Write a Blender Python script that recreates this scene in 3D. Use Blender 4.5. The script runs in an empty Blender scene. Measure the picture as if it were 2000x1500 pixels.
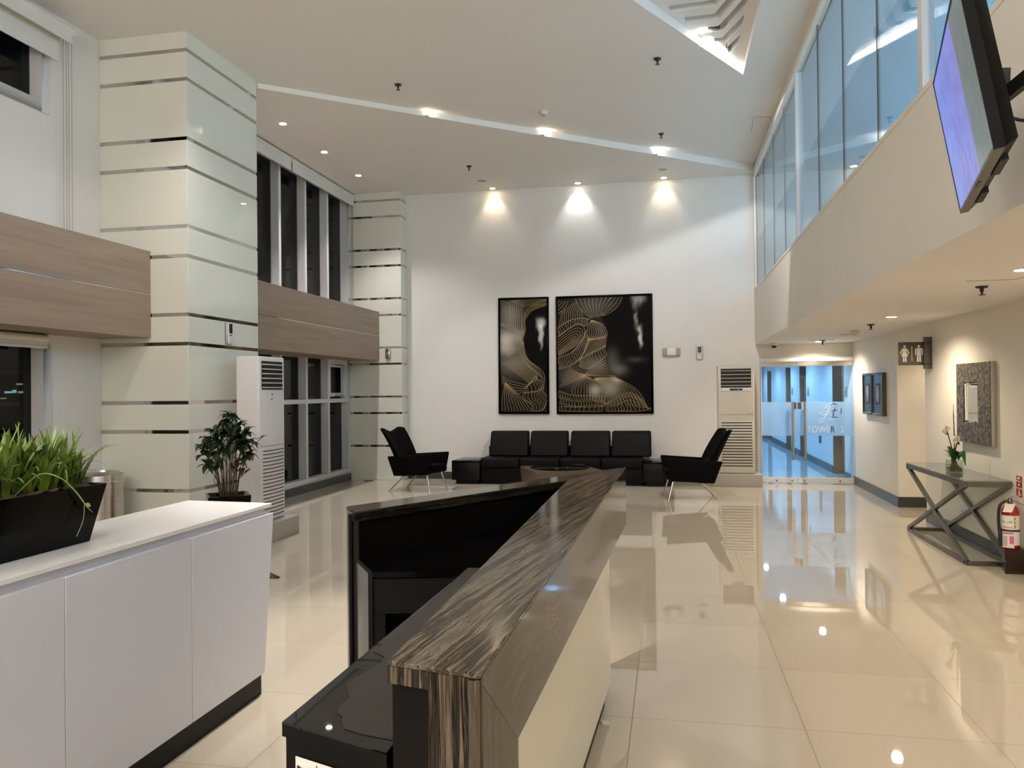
import bpy, bmesh, math, random
from mathutils import Vector, Matrix
random.seed(7)
PI = math.pi
SC = bpy.context.scene
COL = SC.collection

# ------------------------------------------------------------------ camera
cam = bpy.data.cameras.new('camera'); camo = bpy.data.objects.new('camera', cam); COL.objects.link(camo)
cam.sensor_fit = 'HORIZONTAL'; cam.sensor_width = 36.0; cam.lens = 36.0 * 1546.8 / 2000.0
cam.clip_start = 0.02; cam.clip_end = 200
_yaw, _pitch, _roll = 0.19737, 0.008168, -0.010049
_f = Vector((-math.sin(_yaw)*math.cos(_pitch), math.cos(_yaw)*math.cos(_pitch), math.sin(_pitch)))
_r = Vector((math.cos(_yaw), math.sin(_yaw), 0)); _u = _r.cross(_f)
_r2 = math.cos(_roll)*_r + math.sin(_roll)*_u; _u2 = -math.sin(_roll)*_r + math.cos(_roll)*_u
M4 = Matrix((( _r2.x, _u2.x, -_f.x, 0), (_r2.y, _u2.y, -_f.y, 0), (_r2.z, _u2.z, -_f.z, 1.6), (0, 0, 0, 1)))
camo.matrix_world = M4
SC.camera = camo

# ------------------------------------------------------------------ world, exposure
W = bpy.data.worlds.new('night'); SC.world = W; W.use_nodes = True
W.node_tree.nodes['Background'].inputs[0].default_value = (0.010, 0.012, 0.018, 1)
W.node_tree.nodes['Background'].inputs[1].default_value = 0.5
SC.view_settings.view_transform = 'Standard'; SC.view_settings.look = 'None'
SC.view_settings.gamma = 1.0; SC.view_settings.use_curve_mapping = False
SC.view_settings.exposure = 0.08
try:
    SC.cycles.use_denoising = True
    SC.cycles.max_bounces = 10; SC.cycles.diffuse_bounces = 5; SC.cycles.glossy_bounces = 5
    SC.cycles.transparent_max_bounces = 16
    SC.cycles.caustics_reflective = False; SC.cycles.caustics_refractive = False
    SC.cycles.sample_clamp_indirect = 6.0
except Exception:
    pass

# ------------------------------------------------------------------ room lamps (ceiling downlights of the lobby, the mezzanine, the corridors) and added fill points
WARM = (1.0, 0.84, 0.63); SOFT = (1.0, 0.935, 0.865); NEUT = (1.0, 0.97, 0.955); COOL = (0.80, 0.90, 1.0); BLUE = (0.31, 0.63, 1.0)
def spot(name, loc, target, power, angle=90, blend=0.6, color=SOFT, radius=0.04, parent=None):
    l = bpy.data.lights.new(name, 'SPOT'); l.energy = power; l.spot_size = math.radians(angle); l.spot_blend = blend
    l.color = color; l.shadow_soft_size = radius
    o = bpy.data.objects.new(name, l); COL.objects.link(o)
    d = Vector(target) - Vector(loc)
    if parent is not None:
        o.parent = parent; o.location = Vector(loc) - parent.location
    else:
        o.location = loc
    o.rotation_euler = d.to_track_quat('-Z', 'Y').to_euler()
    return o
def area(name, loc, target, power, sx, sy, color=SOFT):
    l = bpy.data.lights.new(name, 'AREA'); l.shape = 'RECTANGLE'; l.size = sx; l.size_y = sy; l.energy = power; l.color = color
    o = bpy.data.objects.new(name, l); COL.objects.link(o); o.location = loc
    d = Vector(target) - Vector(loc); o.rotation_euler = d.to_track_quat('-Z', 'Y').to_euler()
    return o
# lobby ceiling downlights ahead of, over and behind the viewer
for (x, y, p, c) in ((-3.7, 6.4, 130, NEUT), (-3.9, 1.8, 95, NEUT), (0.2, 1.2, 30, SOFT),
                     (0.4, -2.2, 50, SOFT), (-3.6, -1.6, 100, NEUT)):
    spot('ceiling_lamp', (x, y, 5.12), (x, y, 0), p, 125, 0.7, c, 0.06)
spot('ceiling_lamp', (-1.85, 4.7, 5.12), (-1.75, 4.7, 0), 800, 42, 0.8, SOFT, 0.04)
# lamps inside the slotted ceiling recess, out of the frame toward the viewer
for (x, y, tx, p) in ((0.30, 7.45, 0.6, 25), (0.10, 6.35, 0.2, 25), (-0.05, 5.35, -0.6, 20)):
    spot('recess_lamp', (x, y, 5.225), (tx, 14.0, 1.6), p, 58, 0.5, SOFT, 0.03)
# under the gallery
spot('soffit_lamp', (2.2, 2.4, 2.31), (2.2, 2.4, 0), 26, 150, 0.6, WARM, 0.05)
spot('soffit_lamp', (2.2, -0.8, 2.31), (2.2, -0.8, 0), 32, 150, 0.6, WARM, 0.05)
# unseen point lights added behind the viewer to lift the overall brightness
for (x, y, p) in ((-4.2, -0.6, 80), (-1.8, -1.6, 190), (0.3, -1.6, 80), (-3.0, -3.4, 140), (-0.4, -3.8, 130)):
    l = bpy.data.lights.new('added_fill_point', 'POINT'); l.energy = p; l.color = (1.0, 0.94, 0.88); l.shadow_soft_size = 0.15
    o = bpy.data.objects.new('added_fill_point', l); COL.objects.link(o); o.location = (x, y, 3.9)
# mezzanine behind the gallery glazing (near-white strips; the blue sits in the wall colour)
area('mezzanine_lamp', (3.2, 10.2, 5.15), (4.3, 10.2, 4.0), 520, 7.0, 0.3, (1.0, 0.97, 0.94))
area('mezzanine_lamp', (3.2, 3.0, 5.15), (4.3, 3.0, 4.0), 520, 7.0, 0.3, (1.0, 0.97, 0.94))
# tower corridor behind the glass door (cool blue tubes)
for y in (15.4, 18.0, 20.6, 23.2, 25.8):
    spot('corridor_lamp', (2.0, y, 2.30), (2.0, y, 0), 78, 165, 0.4, BLUE, 0.05)
# washroom passage
spot('passage_lamp', (3.9, 10.75, 2.28), (3.9, 10.75, 0), 40, 150, 0.5, WARM, 0.05)

# ------------------------------------------------------------------ materials
def lin(c):
    return tuple(((x/12.92) if x <= 0.04045 else ((x+0.055)/1.055)**2.4) for x in c)
def rgb(r, g, b):
    return (*lin((r/255, g/255, b/255)), 1)
MATS = {}
def mat(name, color=(0.8, 0.8, 0.8, 1), rough=0.5, metal=0.0, spec=0.5, emit=None, estr=0, coat=0.0, ior=1.5):
    if name in MATS: return MATS[name]
    m = bpy.data.materials.new(name); m.use_nodes = True
    b = m.node_tree.nodes['Principled BSDF']
    b.inputs['Base Color'].default_value = color; b.inputs['Roughness'].default_value = rough
    b.inputs['Metallic'].default_value = metal; b.inputs['Specular IOR Level'].default_value = spec
    b.inputs['IOR'].default_value = ior
    b.inputs['Coat Weight'].default_value = coat
    if emit:
        b.inputs['Emission Color'].default_value = emit; b.inputs['Emission Strength'].default_value = estr
    MATS[name] = m
    return m
def NT(m): return m.node_tree.nodes, m.node_tree.links, m.node_tree.nodes['Principled BSDF']
def noisy(name, c1, c2, scale=6.0, rough=0.5, stretch=(1, 1, 1), metal=0.0, spec=0.5, bump=0.0, detail=4, coords='Object', bscale=None, rvar=0.0):
    m = mat(name, c1, rough, metal, spec); n, l, b = NT(m)
    tc = n.new('ShaderNodeTexCoord'); mp = n.new('ShaderNodeMapping'); mp.inputs['Scale'].default_value = stretch
    nz = n.new('ShaderNodeTexNoise'); nz.inputs['Scale'].default_value = scale; nz.inputs['Detail'].default_value = detail
    r = n.new('ShaderNodeValToRGB'); r.color_ramp.elements[0].position = 0.3; r.color_ramp.elements[1].position = 0.7
    r.color_ramp.elements[0].color = c1; r.color_ramp.elements[1].color = c2
    l.new(tc.outputs[coords], mp.inputs['Vector']); l.new(mp.outputs[0], nz.inputs['Vector']); l.new(nz.outputs[0], r.inputs[0]); l.new(r.outputs[0], b.inputs['Base Color'])
    if bump:
        nb = n.new('ShaderNodeTexNoise'); nb.inputs['Scale'].default_value = bscale or scale*4; nb.inputs['Detail'].default_value = 5
        l.new(mp.outputs[0], nb.inputs['Vector'])
        bp = n.new('ShaderNodeBump'); bp.inputs['Strength'].default_value = bump; bp.inputs['Distance'].default_value = 0.01
        l.new(nb.outputs[0], bp.inputs['Height']); l.new(bp.outputs[0], b.inputs['Normal'])
    return m
def glassmat(name, tint=(1, 1, 1, 1), f0=0.04, refl=1.0, rough=0.0, haze=0.0, hazecol=(0.7, 0.8, 0.9, 1), power=5.0):
    m = bpy.data.materials.new(name); m.use_nodes = True; n = m.node_tree.nodes; l = m.node_tree.links; n.clear()
    out = n.new('ShaderNodeOutputMaterial'); tr = n.new('ShaderNodeBsdfTransparent'); tr.inputs[0].default_value = tint
    gl = n.new('ShaderNodeBsdfGlossy'); gl.inputs['Roughness'].default_value = rough
    lw = n.new('ShaderNodeLayerWeight'); lw.inputs[0].default_value = 0.5
    pw = n.new('ShaderNodeMath'); pw.operation = 'POWER'; pw.inputs[1].default_value = power
    mr = n.new('ShaderNodeMapRange'); mr.inputs['To Min'].default_value = f0; mr.inputs['To Max'].default_value = refl
    l.new(lw.outputs['Facing'], pw.inputs[0]); l.new(pw.outputs[0], mr.inputs['Value'])
    mx = n.new('ShaderNodeMixShader'); l.new(mr.outputs[0], mx.inputs[0])
    if haze > 0:
        df = n.new('ShaderNodeBsdfDiffuse'); df.inputs[0].default_value = hazecol
        tl = n.new('ShaderNodeBsdfTranslucent'); tl.inputs[0].default_value = hazecol
        a = n.new('ShaderNodeMixShader'); a.inputs[0].default_value = 0.6; l.new(df.outputs[0], a.inputs[1]); l.new(tl.outputs[0], a.inputs[2])
        hz = n.new('ShaderNodeMixShader'); hz.inputs[0].default_value = haze; l.new(tr.outputs[0], hz.inputs[1]); l.new(a.outputs[0], hz.inputs[2])
        l.new(hz.outputs[0], mx.inputs[1])
    else:
        l.new(tr.outputs[0], mx.inputs[1])
    l.new(gl.outputs[0], mx.inputs[2]); l.new(mx.outputs[0], out.inputs[0])
    MATS[name] = m
    return m
def marble(name, axis, tilt=0.0, dark=(0.013, 0.0105, 0.0075, 1), mid=(0.070, 0.054, 0.038, 1), light=(0.165, 0.130, 0.092, 1), across=40.0, rough=0.10, warp=0.35, veins=0.3, spec=0.3, ior=1.18):
    """layered brown-grey stone: bands run along `axis` in the plane of the slab"""
    m = mat(name, mid, rough, 0, 0.5, ior=ior); n, l, b = NT(m)
    tc = n.new('ShaderNodeTexCoord'); rot = n.new('ShaderNodeMapping'); rot.inputs['Rotation'].default_value = tilt if isinstance(tilt, tuple) else (0, 0, tilt)
    l.new(tc.outputs['Object'], rot.inputs['Vector'])
    wn = n.new('ShaderNodeTexNoise'); wn.inputs['Scale'].default_value = 2.2; wn.inputs['Detail'].default_value = 5
    wn.inputs['Detail'].default_value = 2.0; l.new(rot.outputs[0], wn.inputs['Vector'])
    sub = n.new('ShaderNodeVectorMath'); sub.operation = 'SUBTRACT'; sub.inputs[1].default_value = (0.5, 0.5, 0.5); l.new(wn.outputs['Color'], sub.inputs[0])
    sc = n.new('ShaderNodeVectorMath'); sc.operation = 'SCALE'; sc.inputs['Scale'].default_value = warp*0.11; l.new(sub.outputs[0], sc.inputs[0])
    ad = n.new('ShaderNodeVectorMath'); ad.operation = 'ADD'; l.new(rot.outputs[0], ad.inputs[0]); l.new(sc.outputs[0], ad.inputs[1])
    st = n.new('ShaderNodeMapping'); s = [across, across, across]; s['xyz'.index(axis)] = across*0.022; st.inputs['Scale'].default_value = s
    l.new(ad.outputs[0], st.inputs['Vector'])
    n1 = n.new('ShaderNodeTexNoise'); n1.inputs['Scale'].default_value = 1.0; n1.inputs['Detail'].default_value = 8; n1.inputs['Roughness'].default_value = 0.62
    l.new(st.outputs[0], n1.inputs['Vector'])
    r = n.new('ShaderNodeValToRGB'); e = r.color_ramp.elements
    e[0].position = 0.36; e[0].color = dark; e[1].position = 0.72; e[1].color = light
    for p, c in ((0.44, mid), (0.49, dark), (0.54, light), (0.60, mid)):
        q = e.new(p); q.color = c
    l.new(n1.outputs[0], r.inputs[0])
    # thin pale veins
    st2 = n.new('ShaderNodeMapping'); s2 = [across*2.2]*3; s2['xyz'.index(axis)] = across*0.07; st2.inputs['Scale'].default_value = s2; l.new(ad.outputs[0], st2.inputs['Vector'])
    n2 = n.new('ShaderNodeTexNoise'); n2.inputs['Scale'].default_value = 1.0; n2.inputs['Detail'].default_value = 3; l.new(st2.outputs[0], n2.inputs['Vector'])
    vr = n.new('ShaderNodeValToRGB'); v = vr.color_ramp.elements; v[0].position = 0.485; v[0].color = (0, 0, 0, 1); v[1].position = 0.5; v[1].color = (1, 1, 1, 1)
    q = v.new(0.515); q.color = (0, 0, 0, 1); l.new(n2.outputs[0], vr.inputs[0])
    n3 = n.new('ShaderNodeTexNoise'); n3.inputs['Scale'].default_value = 3.0; l.new(tc.outputs['Object'], n3.inputs['Vector'])
    gt = n.new('ShaderNodeMapRange'); gt.inputs['From Min'].default_value = 0.5; gt.inputs['From Max'].default_value = 0.68; l.new(n3.outputs[0], gt.inputs['Value'])
    ml = n.new('ShaderNodeMath'); ml.operation = 'MULTIPLY'; l.new(vr.outputs[0], ml.inputs[0]); l.new(gt.outputs[0], ml.inputs[1])
    m2 = n.new('ShaderNodeMath'); m2.operation = 'MULTIPLY'; m2.inputs[1].default_value = veins; l.new(ml.outputs[0], m2.inputs[0])
    mix = n.new('ShaderNodeMix'); mix.data_type = 'RGBA'; l.new(m2.outputs[0], mix.inputs['Factor']); l.new(r.outputs[0], mix.inputs['A']); mix.inputs['B'].default_value = (0.55, 0.5, 0.43, 1)
    l.new(mix.outputs['Result'], b.inputs['Base Color'])
    return m
def wood(name, c1, c2, c3, axis='y', rough=0.45):
    m = mat(name, c1, rough, 0, 0.4); n, l, b = NT(m)
    tc = n.new('ShaderNodeTexCoord'); mp = n.new('ShaderNodeMapping'); s = [14, 14, 14]; s['xyz'.index(axis)] = 0.8; mp.inputs['Scale'].default_value = s
    nz = n.new('ShaderNodeTexNoise'); nz.inputs['Scale'].default_value = 1.0; nz.inputs['Detail'].default_value = 6; nz.inputs['Distortion'].default_value = 0.6
    r = n.new('ShaderNodeValToRGB'); e = r.color_ramp.elements; e[0].position = 0.3; e[0].color = c1; e[1].position = 0.72; e[1].color = c3; q = e.new(0.5); q.color = c2
    l.new(tc.outputs['Object'], mp.inputs['Vector']); l.new(mp.outputs[0], nz.inputs['Vector']); l.new(nz.outputs[0], r.inputs[0]); l.new(r.outputs[0], b.inputs['Base Color'])
    return m

M_WALL = noisy('painted_plaster', (0.70, 0.675, 0.635, 1), (0.74, 0.715, 0.675, 1), 1.2, 0.55, spec=0.3, bump=0.03, bscale=40)
M_WALLR = noisy('cream_plaster', (0.73, 0.69, 0.61, 1), (0.77, 0.73, 0.65, 1), 1.2, 0.45, spec=0.35, bump=0.03, bscale=60)
M_CEIL = noisy('ceiling_paint', (0.78, 0.75, 0.715, 1), (0.80, 0.77, 0.735, 1), 0.8, 0.7, spec=0.2)
M_BASE = mat('dark_grey_skirting', (0.045, 0.048, 0.050, 1), 0.28)
M_COLUMN = mat('backpainted_glass', (0.70, 0.70, 0.61, 1), 0.015, 0, 0.5)
M_WHITEGLASS = mat('pale_green_glass', (0.80, 0.80, 0.68, 1), 0.03, 0, 0.8)
M_MIRRORSTEEL = mat('mirror_steel', (0.62, 0.60, 0.58, 1), 0.06, 1)
M_STEEL = noisy('brushed_steel', (0.50, 0.48, 0.45, 1), (0.60, 0.58, 0.55, 1), 3, 0.28, (1, 1, 30), metal=1)
M_ALU = mat('white_aluminium', (0.66, 0.65, 0.66, 1), 0.35)
M_GREYALU = mat('grey_aluminium', (0.36, 0.36, 0.37, 1), 0.3, 0.6)
M_BLIND = mat('blind_fabric', (0.66, 0.63, 0.57, 1), 0.75)
M_LACQ = mat('white_lacquer', (0.72, 0.72, 0.78, 1), 0.22, 0, 0.45)
M_LACQTOP = mat('white_worktop', (0.86, 0.85, 0.83, 1), 0.18, 0, 0.5)
M_BLACK = mat('black_lacquer', (0.0016, 0.0016, 0.0016, 1), 0.08, 0, 0.08)
M_BLACKMATT = mat('black_laminate', (0.0035, 0.0032, 0.003, 1), 0.40, 0, 0.16)
M_FABRIC = noisy('black_upholstery', (0.0018, 0.0018, 0.0018, 1), (0.003, 0.003, 0.003, 1), 60, 0.85, spec=0.08, bump=0.15, bscale=260)
M_LEATHER = noisy('black_leather', (0.0018, 0.0018, 0.0018, 1), (0.003, 0.003, 0.003, 1), 20, 0.55, spec=0.15, bump=0.05, bscale=120)
M_CHROME = mat('chrome', (0.70, 0.68, 0.65, 1), 0.12, 1)
M_ACWHITE = mat('warm_white_plastic', (0.58, 0.54, 0.45, 1), 0.4)
M_ACPINK = mat('white_plastic', (0.70, 0.67, 0.67, 1), 0.3)
M_PLINTH = mat('painted_plinth', (0.37, 0.34, 0.285, 1), 0.5)
M_DARK = mat('dark_void', (0.003, 0.003, 0.003, 1), 0.6)
M_SLOT = mat('vent_slot', (0.035, 0.025, 0.022, 1), 0.6)
M_GLASSWIN = glassmat('window_glass', (0.35, 0.38, 0.36, 1), 0.03, 0.8)
M_GLASSDOOR = glassmat('door_glass', (0.90, 0.96, 0.98, 1), 0.035, 0.9)
M_FROST = glassmat('frosted_film', (0.80, 0.88, 0.92, 1), 0.03, 0.6, 0.1, haze=0.62, hazecol=(0.62, 0.80, 0.95, 1))
M_GALLERY = glassmat('gallery_glass', (0.88, 0.94, 0.96, 1), 0.06, 0.95)
M_GALFILM = glassmat('gallery_film', (0.80, 0.90, 0.94, 1), 0.05, 0.5, 0.02, haze=0.25, hazecol=(0.40, 0.56, 0.66, 1))
M_CLEAR = glassmat('clear_glass', (0.93, 0.97, 0.95, 1), 0.05, 1.0)
M_TABLEGLASS = glassmat('table_glass', (0.72, 0.86, 0.80, 1), 0.10, 1.0, 0.0, haze=0.35, hazecol=(0.62, 0.72, 0.66, 1), power=2.5)
M_MIRROR = mat('mirror', (0.82, 0.84, 0.82, 1), 0.01, 1)
M_GUNMETAL = noisy('pewter_bar', (0.13, 0.115, 0.10, 1), (0.22, 0.20, 0.175, 1), 4, 0.32, (1, 1, 1), metal=0.85)
M_WOODBEAM = wood('oak_veneer', rgb(133, 113, 96), rgb(144, 123, 105), rgb(152, 131, 112), 'y', 0.42)
M_WHITE = mat('white_plain', (0.78, 0.77, 0.74, 1), 0.5)
M_CREAM = mat('cream_plastic', (0.62, 0.55, 0.42, 1), 0.45)
M_CEILWHITE = mat('lamp_trim_white', (0.72, 0.70, 0.66, 1), 0.4)
M_CORR = mat('corridor_paint', (0.72, 0.74, 0.76, 1), 0.4)
M_DOORGREY = mat('taupe_door', (0.27, 0.165, 0.105, 1), 0.5)
M_GRILL = mat('speaker_grille', (0.36, 0.33, 0.29, 1), 0.6)
M_SOIL = noisy('bark_and_moss', (0.03, 0.018, 0.008, 1), (0.13, 0.085, 0.03, 1), 45, 0.9, bump=0.6)
M_GRASS = noisy('strap_leaf', (0.018, 0.055, 0.006, 1), (0.21, 0.31, 0.030, 1), 11, 0.36, spec=0.5)
M_GRASSPALE = noisy('pale_strap_leaf', (0.16, 0.27, 0.05, 1), (0.38, 0.46, 0.16, 1), 8, 0.4)
M_LEAF = noisy('dark_leaf', (0.012, 0.03, 0.010, 1), (0.035, 0.065, 0.02, 1), 7, 0.42)
M_BROWNLEAF = mat('browned_leaf', (0.10, 0.055, 0.025, 1), 0.6)
M_STEM = mat('woody_stem', (0.050, 0.033, 0.020, 1), 0.7)
M_ORCHLEAF = noisy('orchid_leaf', (0.01, 0.10, 0.015, 1), (0.03, 0.20, 0.03, 1), 8, 0.3)
M_PETAL = mat('white_petal', (0.82, 0.79, 0.68, 1), 0.5)
M_RED = mat('extinguisher_red', (0.33, 0.008, 0.012, 1), 0.18, coat=0.4)
M_REDSIGN = mat('sign_red', (0.30, 0.02, 0.025, 1), 0.4)
M_PINK = mat('label_pink', (0.62, 0.13, 0.27, 1), 0.5)
M_PAPER = mat('paper', (0.72, 0.69, 0.63, 1), 0.6)
M_INK = mat('ink', (0.02, 0.018, 0.018, 1), 0.6)
M_YELLOW = mat('label_yellow', (0.62, 0.52, 0.12, 1), 0.5)
M_BLACKPL = mat('black_plastic', (0.010, 0.010, 0.010, 1), 0.35)
M_MAHOG = noisy('dark_mahogany', (0.020, 0.008, 0.006, 1), (0.034, 0.014, 0.010, 1), 4, 0.3, (1, 1, 8))
M_SIGN = mat('sign_bronze', (0.105, 0.088, 0.068, 1), 0.35, 0.2)
M_SIGNPOST = mat('sign_bracket_grey', (0.13, 0.12, 0.11, 1), 0.3, 0.6)
M_MAT_NAVY = mat('navy_mount', (0.018, 0.030, 0.045, 1), 0.35)
M_BRONZE = mat('bronze_frame', (0.13, 0.095, 0.060, 1), 0.35, 0.6)
M_GRAPHITE = mat('etched_dark', (0.03, 0.035, 0.04, 1), 0.4)
M_ETCH = mat('etched_white', (0.68, 0.79, 0.88, 1), 0.4)
M_TVBACK = mat('tv_shell', (0.004, 0.004, 0.004, 1), 0.4, 0, 0.06)
M_TVEDGE = mat('tv_bezel_silver', (0.10, 0.09, 0.075, 1), 0.35, 0.6)
M_TABLEBROWN = mat('taupe_veneer', (0.085, 0.058, 0.038, 1), 0.4)
M_NICKEL = mat('satin_nickel', (0.50, 0.46, 0.40, 1), 0.22, 1)
M_DISPLAY = mat('lcd_dark', (0.015, 0.017, 0.014, 1), 0.2)
def emis(name, c, s):
    return mat(name, (0, 0, 0, 1), 0.5, emit=(*c, 1), estr=s)
M_LAMPW = emis('lamp_warm', (1.0, 0.82, 0.50), 60); M_LAMPC = emis('lamp_cool', (1.0, 0.96, 0.92), 35); M_LAMPS = emis('lamp_soft', (1.0, 0.9, 0.74), 25)
M_BLUELCD = emis('blue_lcd', (0.05, 0.08, 0.5), 0.8)
M_CITYC = emis('city_cyan', (0.5, 0.85, 1.0), 2.5); M_CITYW = emis('city_white', (1.0, 0.95, 0.85), 1.2)
# marble pieces
M_MB_TOP = marble('stone_top', 'y', 0.13, across=66, veins=0.3)
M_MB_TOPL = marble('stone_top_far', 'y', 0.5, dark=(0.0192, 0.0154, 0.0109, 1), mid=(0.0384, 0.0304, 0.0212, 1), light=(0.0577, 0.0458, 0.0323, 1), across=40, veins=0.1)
M_MB_FASC = marble('stone_fascia', 'y', (0.06, 0, 0), dark=(0.016, 0.0130, 0.0100, 1), mid=(0.030, 0.0245, 0.0185, 1), light=(0.075, 0.062, 0.048, 1), across=34, warp=1.6, veins=0.45, rough=0.07, ior=1.3)
M_MB_LEG = marble('stone_leg', 'z', 0.0, dark=(0.050, 0.039, 0.029, 1), mid=(0.085, 0.067, 0.051, 1), light=(0.120, 0.098, 0.075, 1), across=60, warp=0.1, veins=0.1)
M_MB_END = marble('stone_end', 'z', 0.0, dark=(0.0035, 0.003, 0.0025, 1), mid=(0.036, 0.028, 0.020, 1), light=(0.135, 0.108, 0.076, 1), across=52, warp=0.18, veins=0.2)
M_MB_EDGE = marble('stone_edge', 'y', 0.5, dark=(0.0054, 0.0043, 0.0031, 1), mid=(0.0135, 0.0108, 0.0078, 1), light=(0.0288, 0.0236, 0.0171, 1), across=45, veins=0.2)
M_STONEGREY = mat('polished_stone_end', (0.035, 0.030, 0.025, 1), 0.10)

# floor tiles: 0.8 m polished porcelain with thin joints
def floor_mat():
    m = mat('polished_porcelain', (0.50, 0.43, 0.33, 1), 0.02, 0, 0.62); n, l, b = NT(m)
    g = n.new('ShaderNodeNewGeometry'); sp = n.new('ShaderNodeSeparateXYZ'); l.new(g.outputs['Position'], sp.inputs[0])
    def joint(sock, off, pitch):
        a = n.new('ShaderNodeMath'); a.operation = 'ADD'; a.inputs[1].default_value = off; l.new(sp.outputs[sock], a.inputs[0])
        d = n.new('ShaderNodeMath'); d.operation = 'DIVIDE'; d.inputs[1].default_value = pitch; l.new(a.outputs[0], d.inputs[0])
        f = n.new('ShaderNodeMath'); f.operation = 'FRACT'; l.new(d.outputs[0], f.inputs[0])
        s = n.new('ShaderNodeMath'); s.operation = 'SUBTRACT'; s.inputs[1].default_value = 0.5; l.new(f.outputs[0], s.inputs[0])
        ab = n.new('ShaderNodeMath'); ab.operation = 'ABSOLUTE'; l.new(s.outputs[0], ab.inputs[0])
        gt = n.new('ShaderNodeMath'); gt.operation = 'GREATER_THAN'; gt.inputs[1].default_value = 0.5-0.0028; l.new(ab.outputs[0], gt.inputs[0])
        fl = n.new('ShaderNodeMath'); fl.operation = 'FLOOR'; l.new(d.outputs[0], fl.inputs[0])
        return gt, fl
    jx, fx = joint('X', 0.2+8.0, 0.8); jy, fy = joint('Y', -4.72+8.1, 0.81)
    mx = n.new('ShaderNodeMath'); mx.operation = 'MAXIMUM'; l.new(jx.outputs[0], mx.inputs[0]); l.new(jy.outputs[0], mx.inputs[1])
    cb = n.new('ShaderNodeCombineXYZ'); l.new(fx.outputs[0], cb.inputs[0]); l.new(fy.outputs[0], cb.inputs[1])
    wn = n.new('ShaderNodeTexWhiteNoise'); l.new(cb.outputs[0], wn.inputs['Vector'])
    r = n.new('ShaderNodeValToRGB'); r.color_ramp.elements[0].color = (0.55, 0.485, 0.385, 1); r.color_ramp.elements[1].color = (0.59, 0.52, 0.415, 1); l.new(wn.outputs['Value'], r.inputs[0])
    mix = n.new('ShaderNodeMix'); mix.data_type = 'RGBA'; l.new(mx.outputs[0], mix.inputs['Factor']); l.new(r.outputs[0], mix.inputs['A']); mix.inputs['B'].default_value = (0.30, 0.25, 0.19, 1)
    l.new(mix.outputs['Result'], b.inputs['Base Color'])
    ra = n.new('ShaderNodeMapRange'); ra.inputs['To Min'].default_value = 0.022; ra.inputs['To Max'].default_value = 0.6; l.new(mx.outputs[0], ra.inputs['Value']); l.new(ra.outputs[0], b.inputs['Roughness'])
    return m
M_FLOOR = floor_mat()

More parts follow.
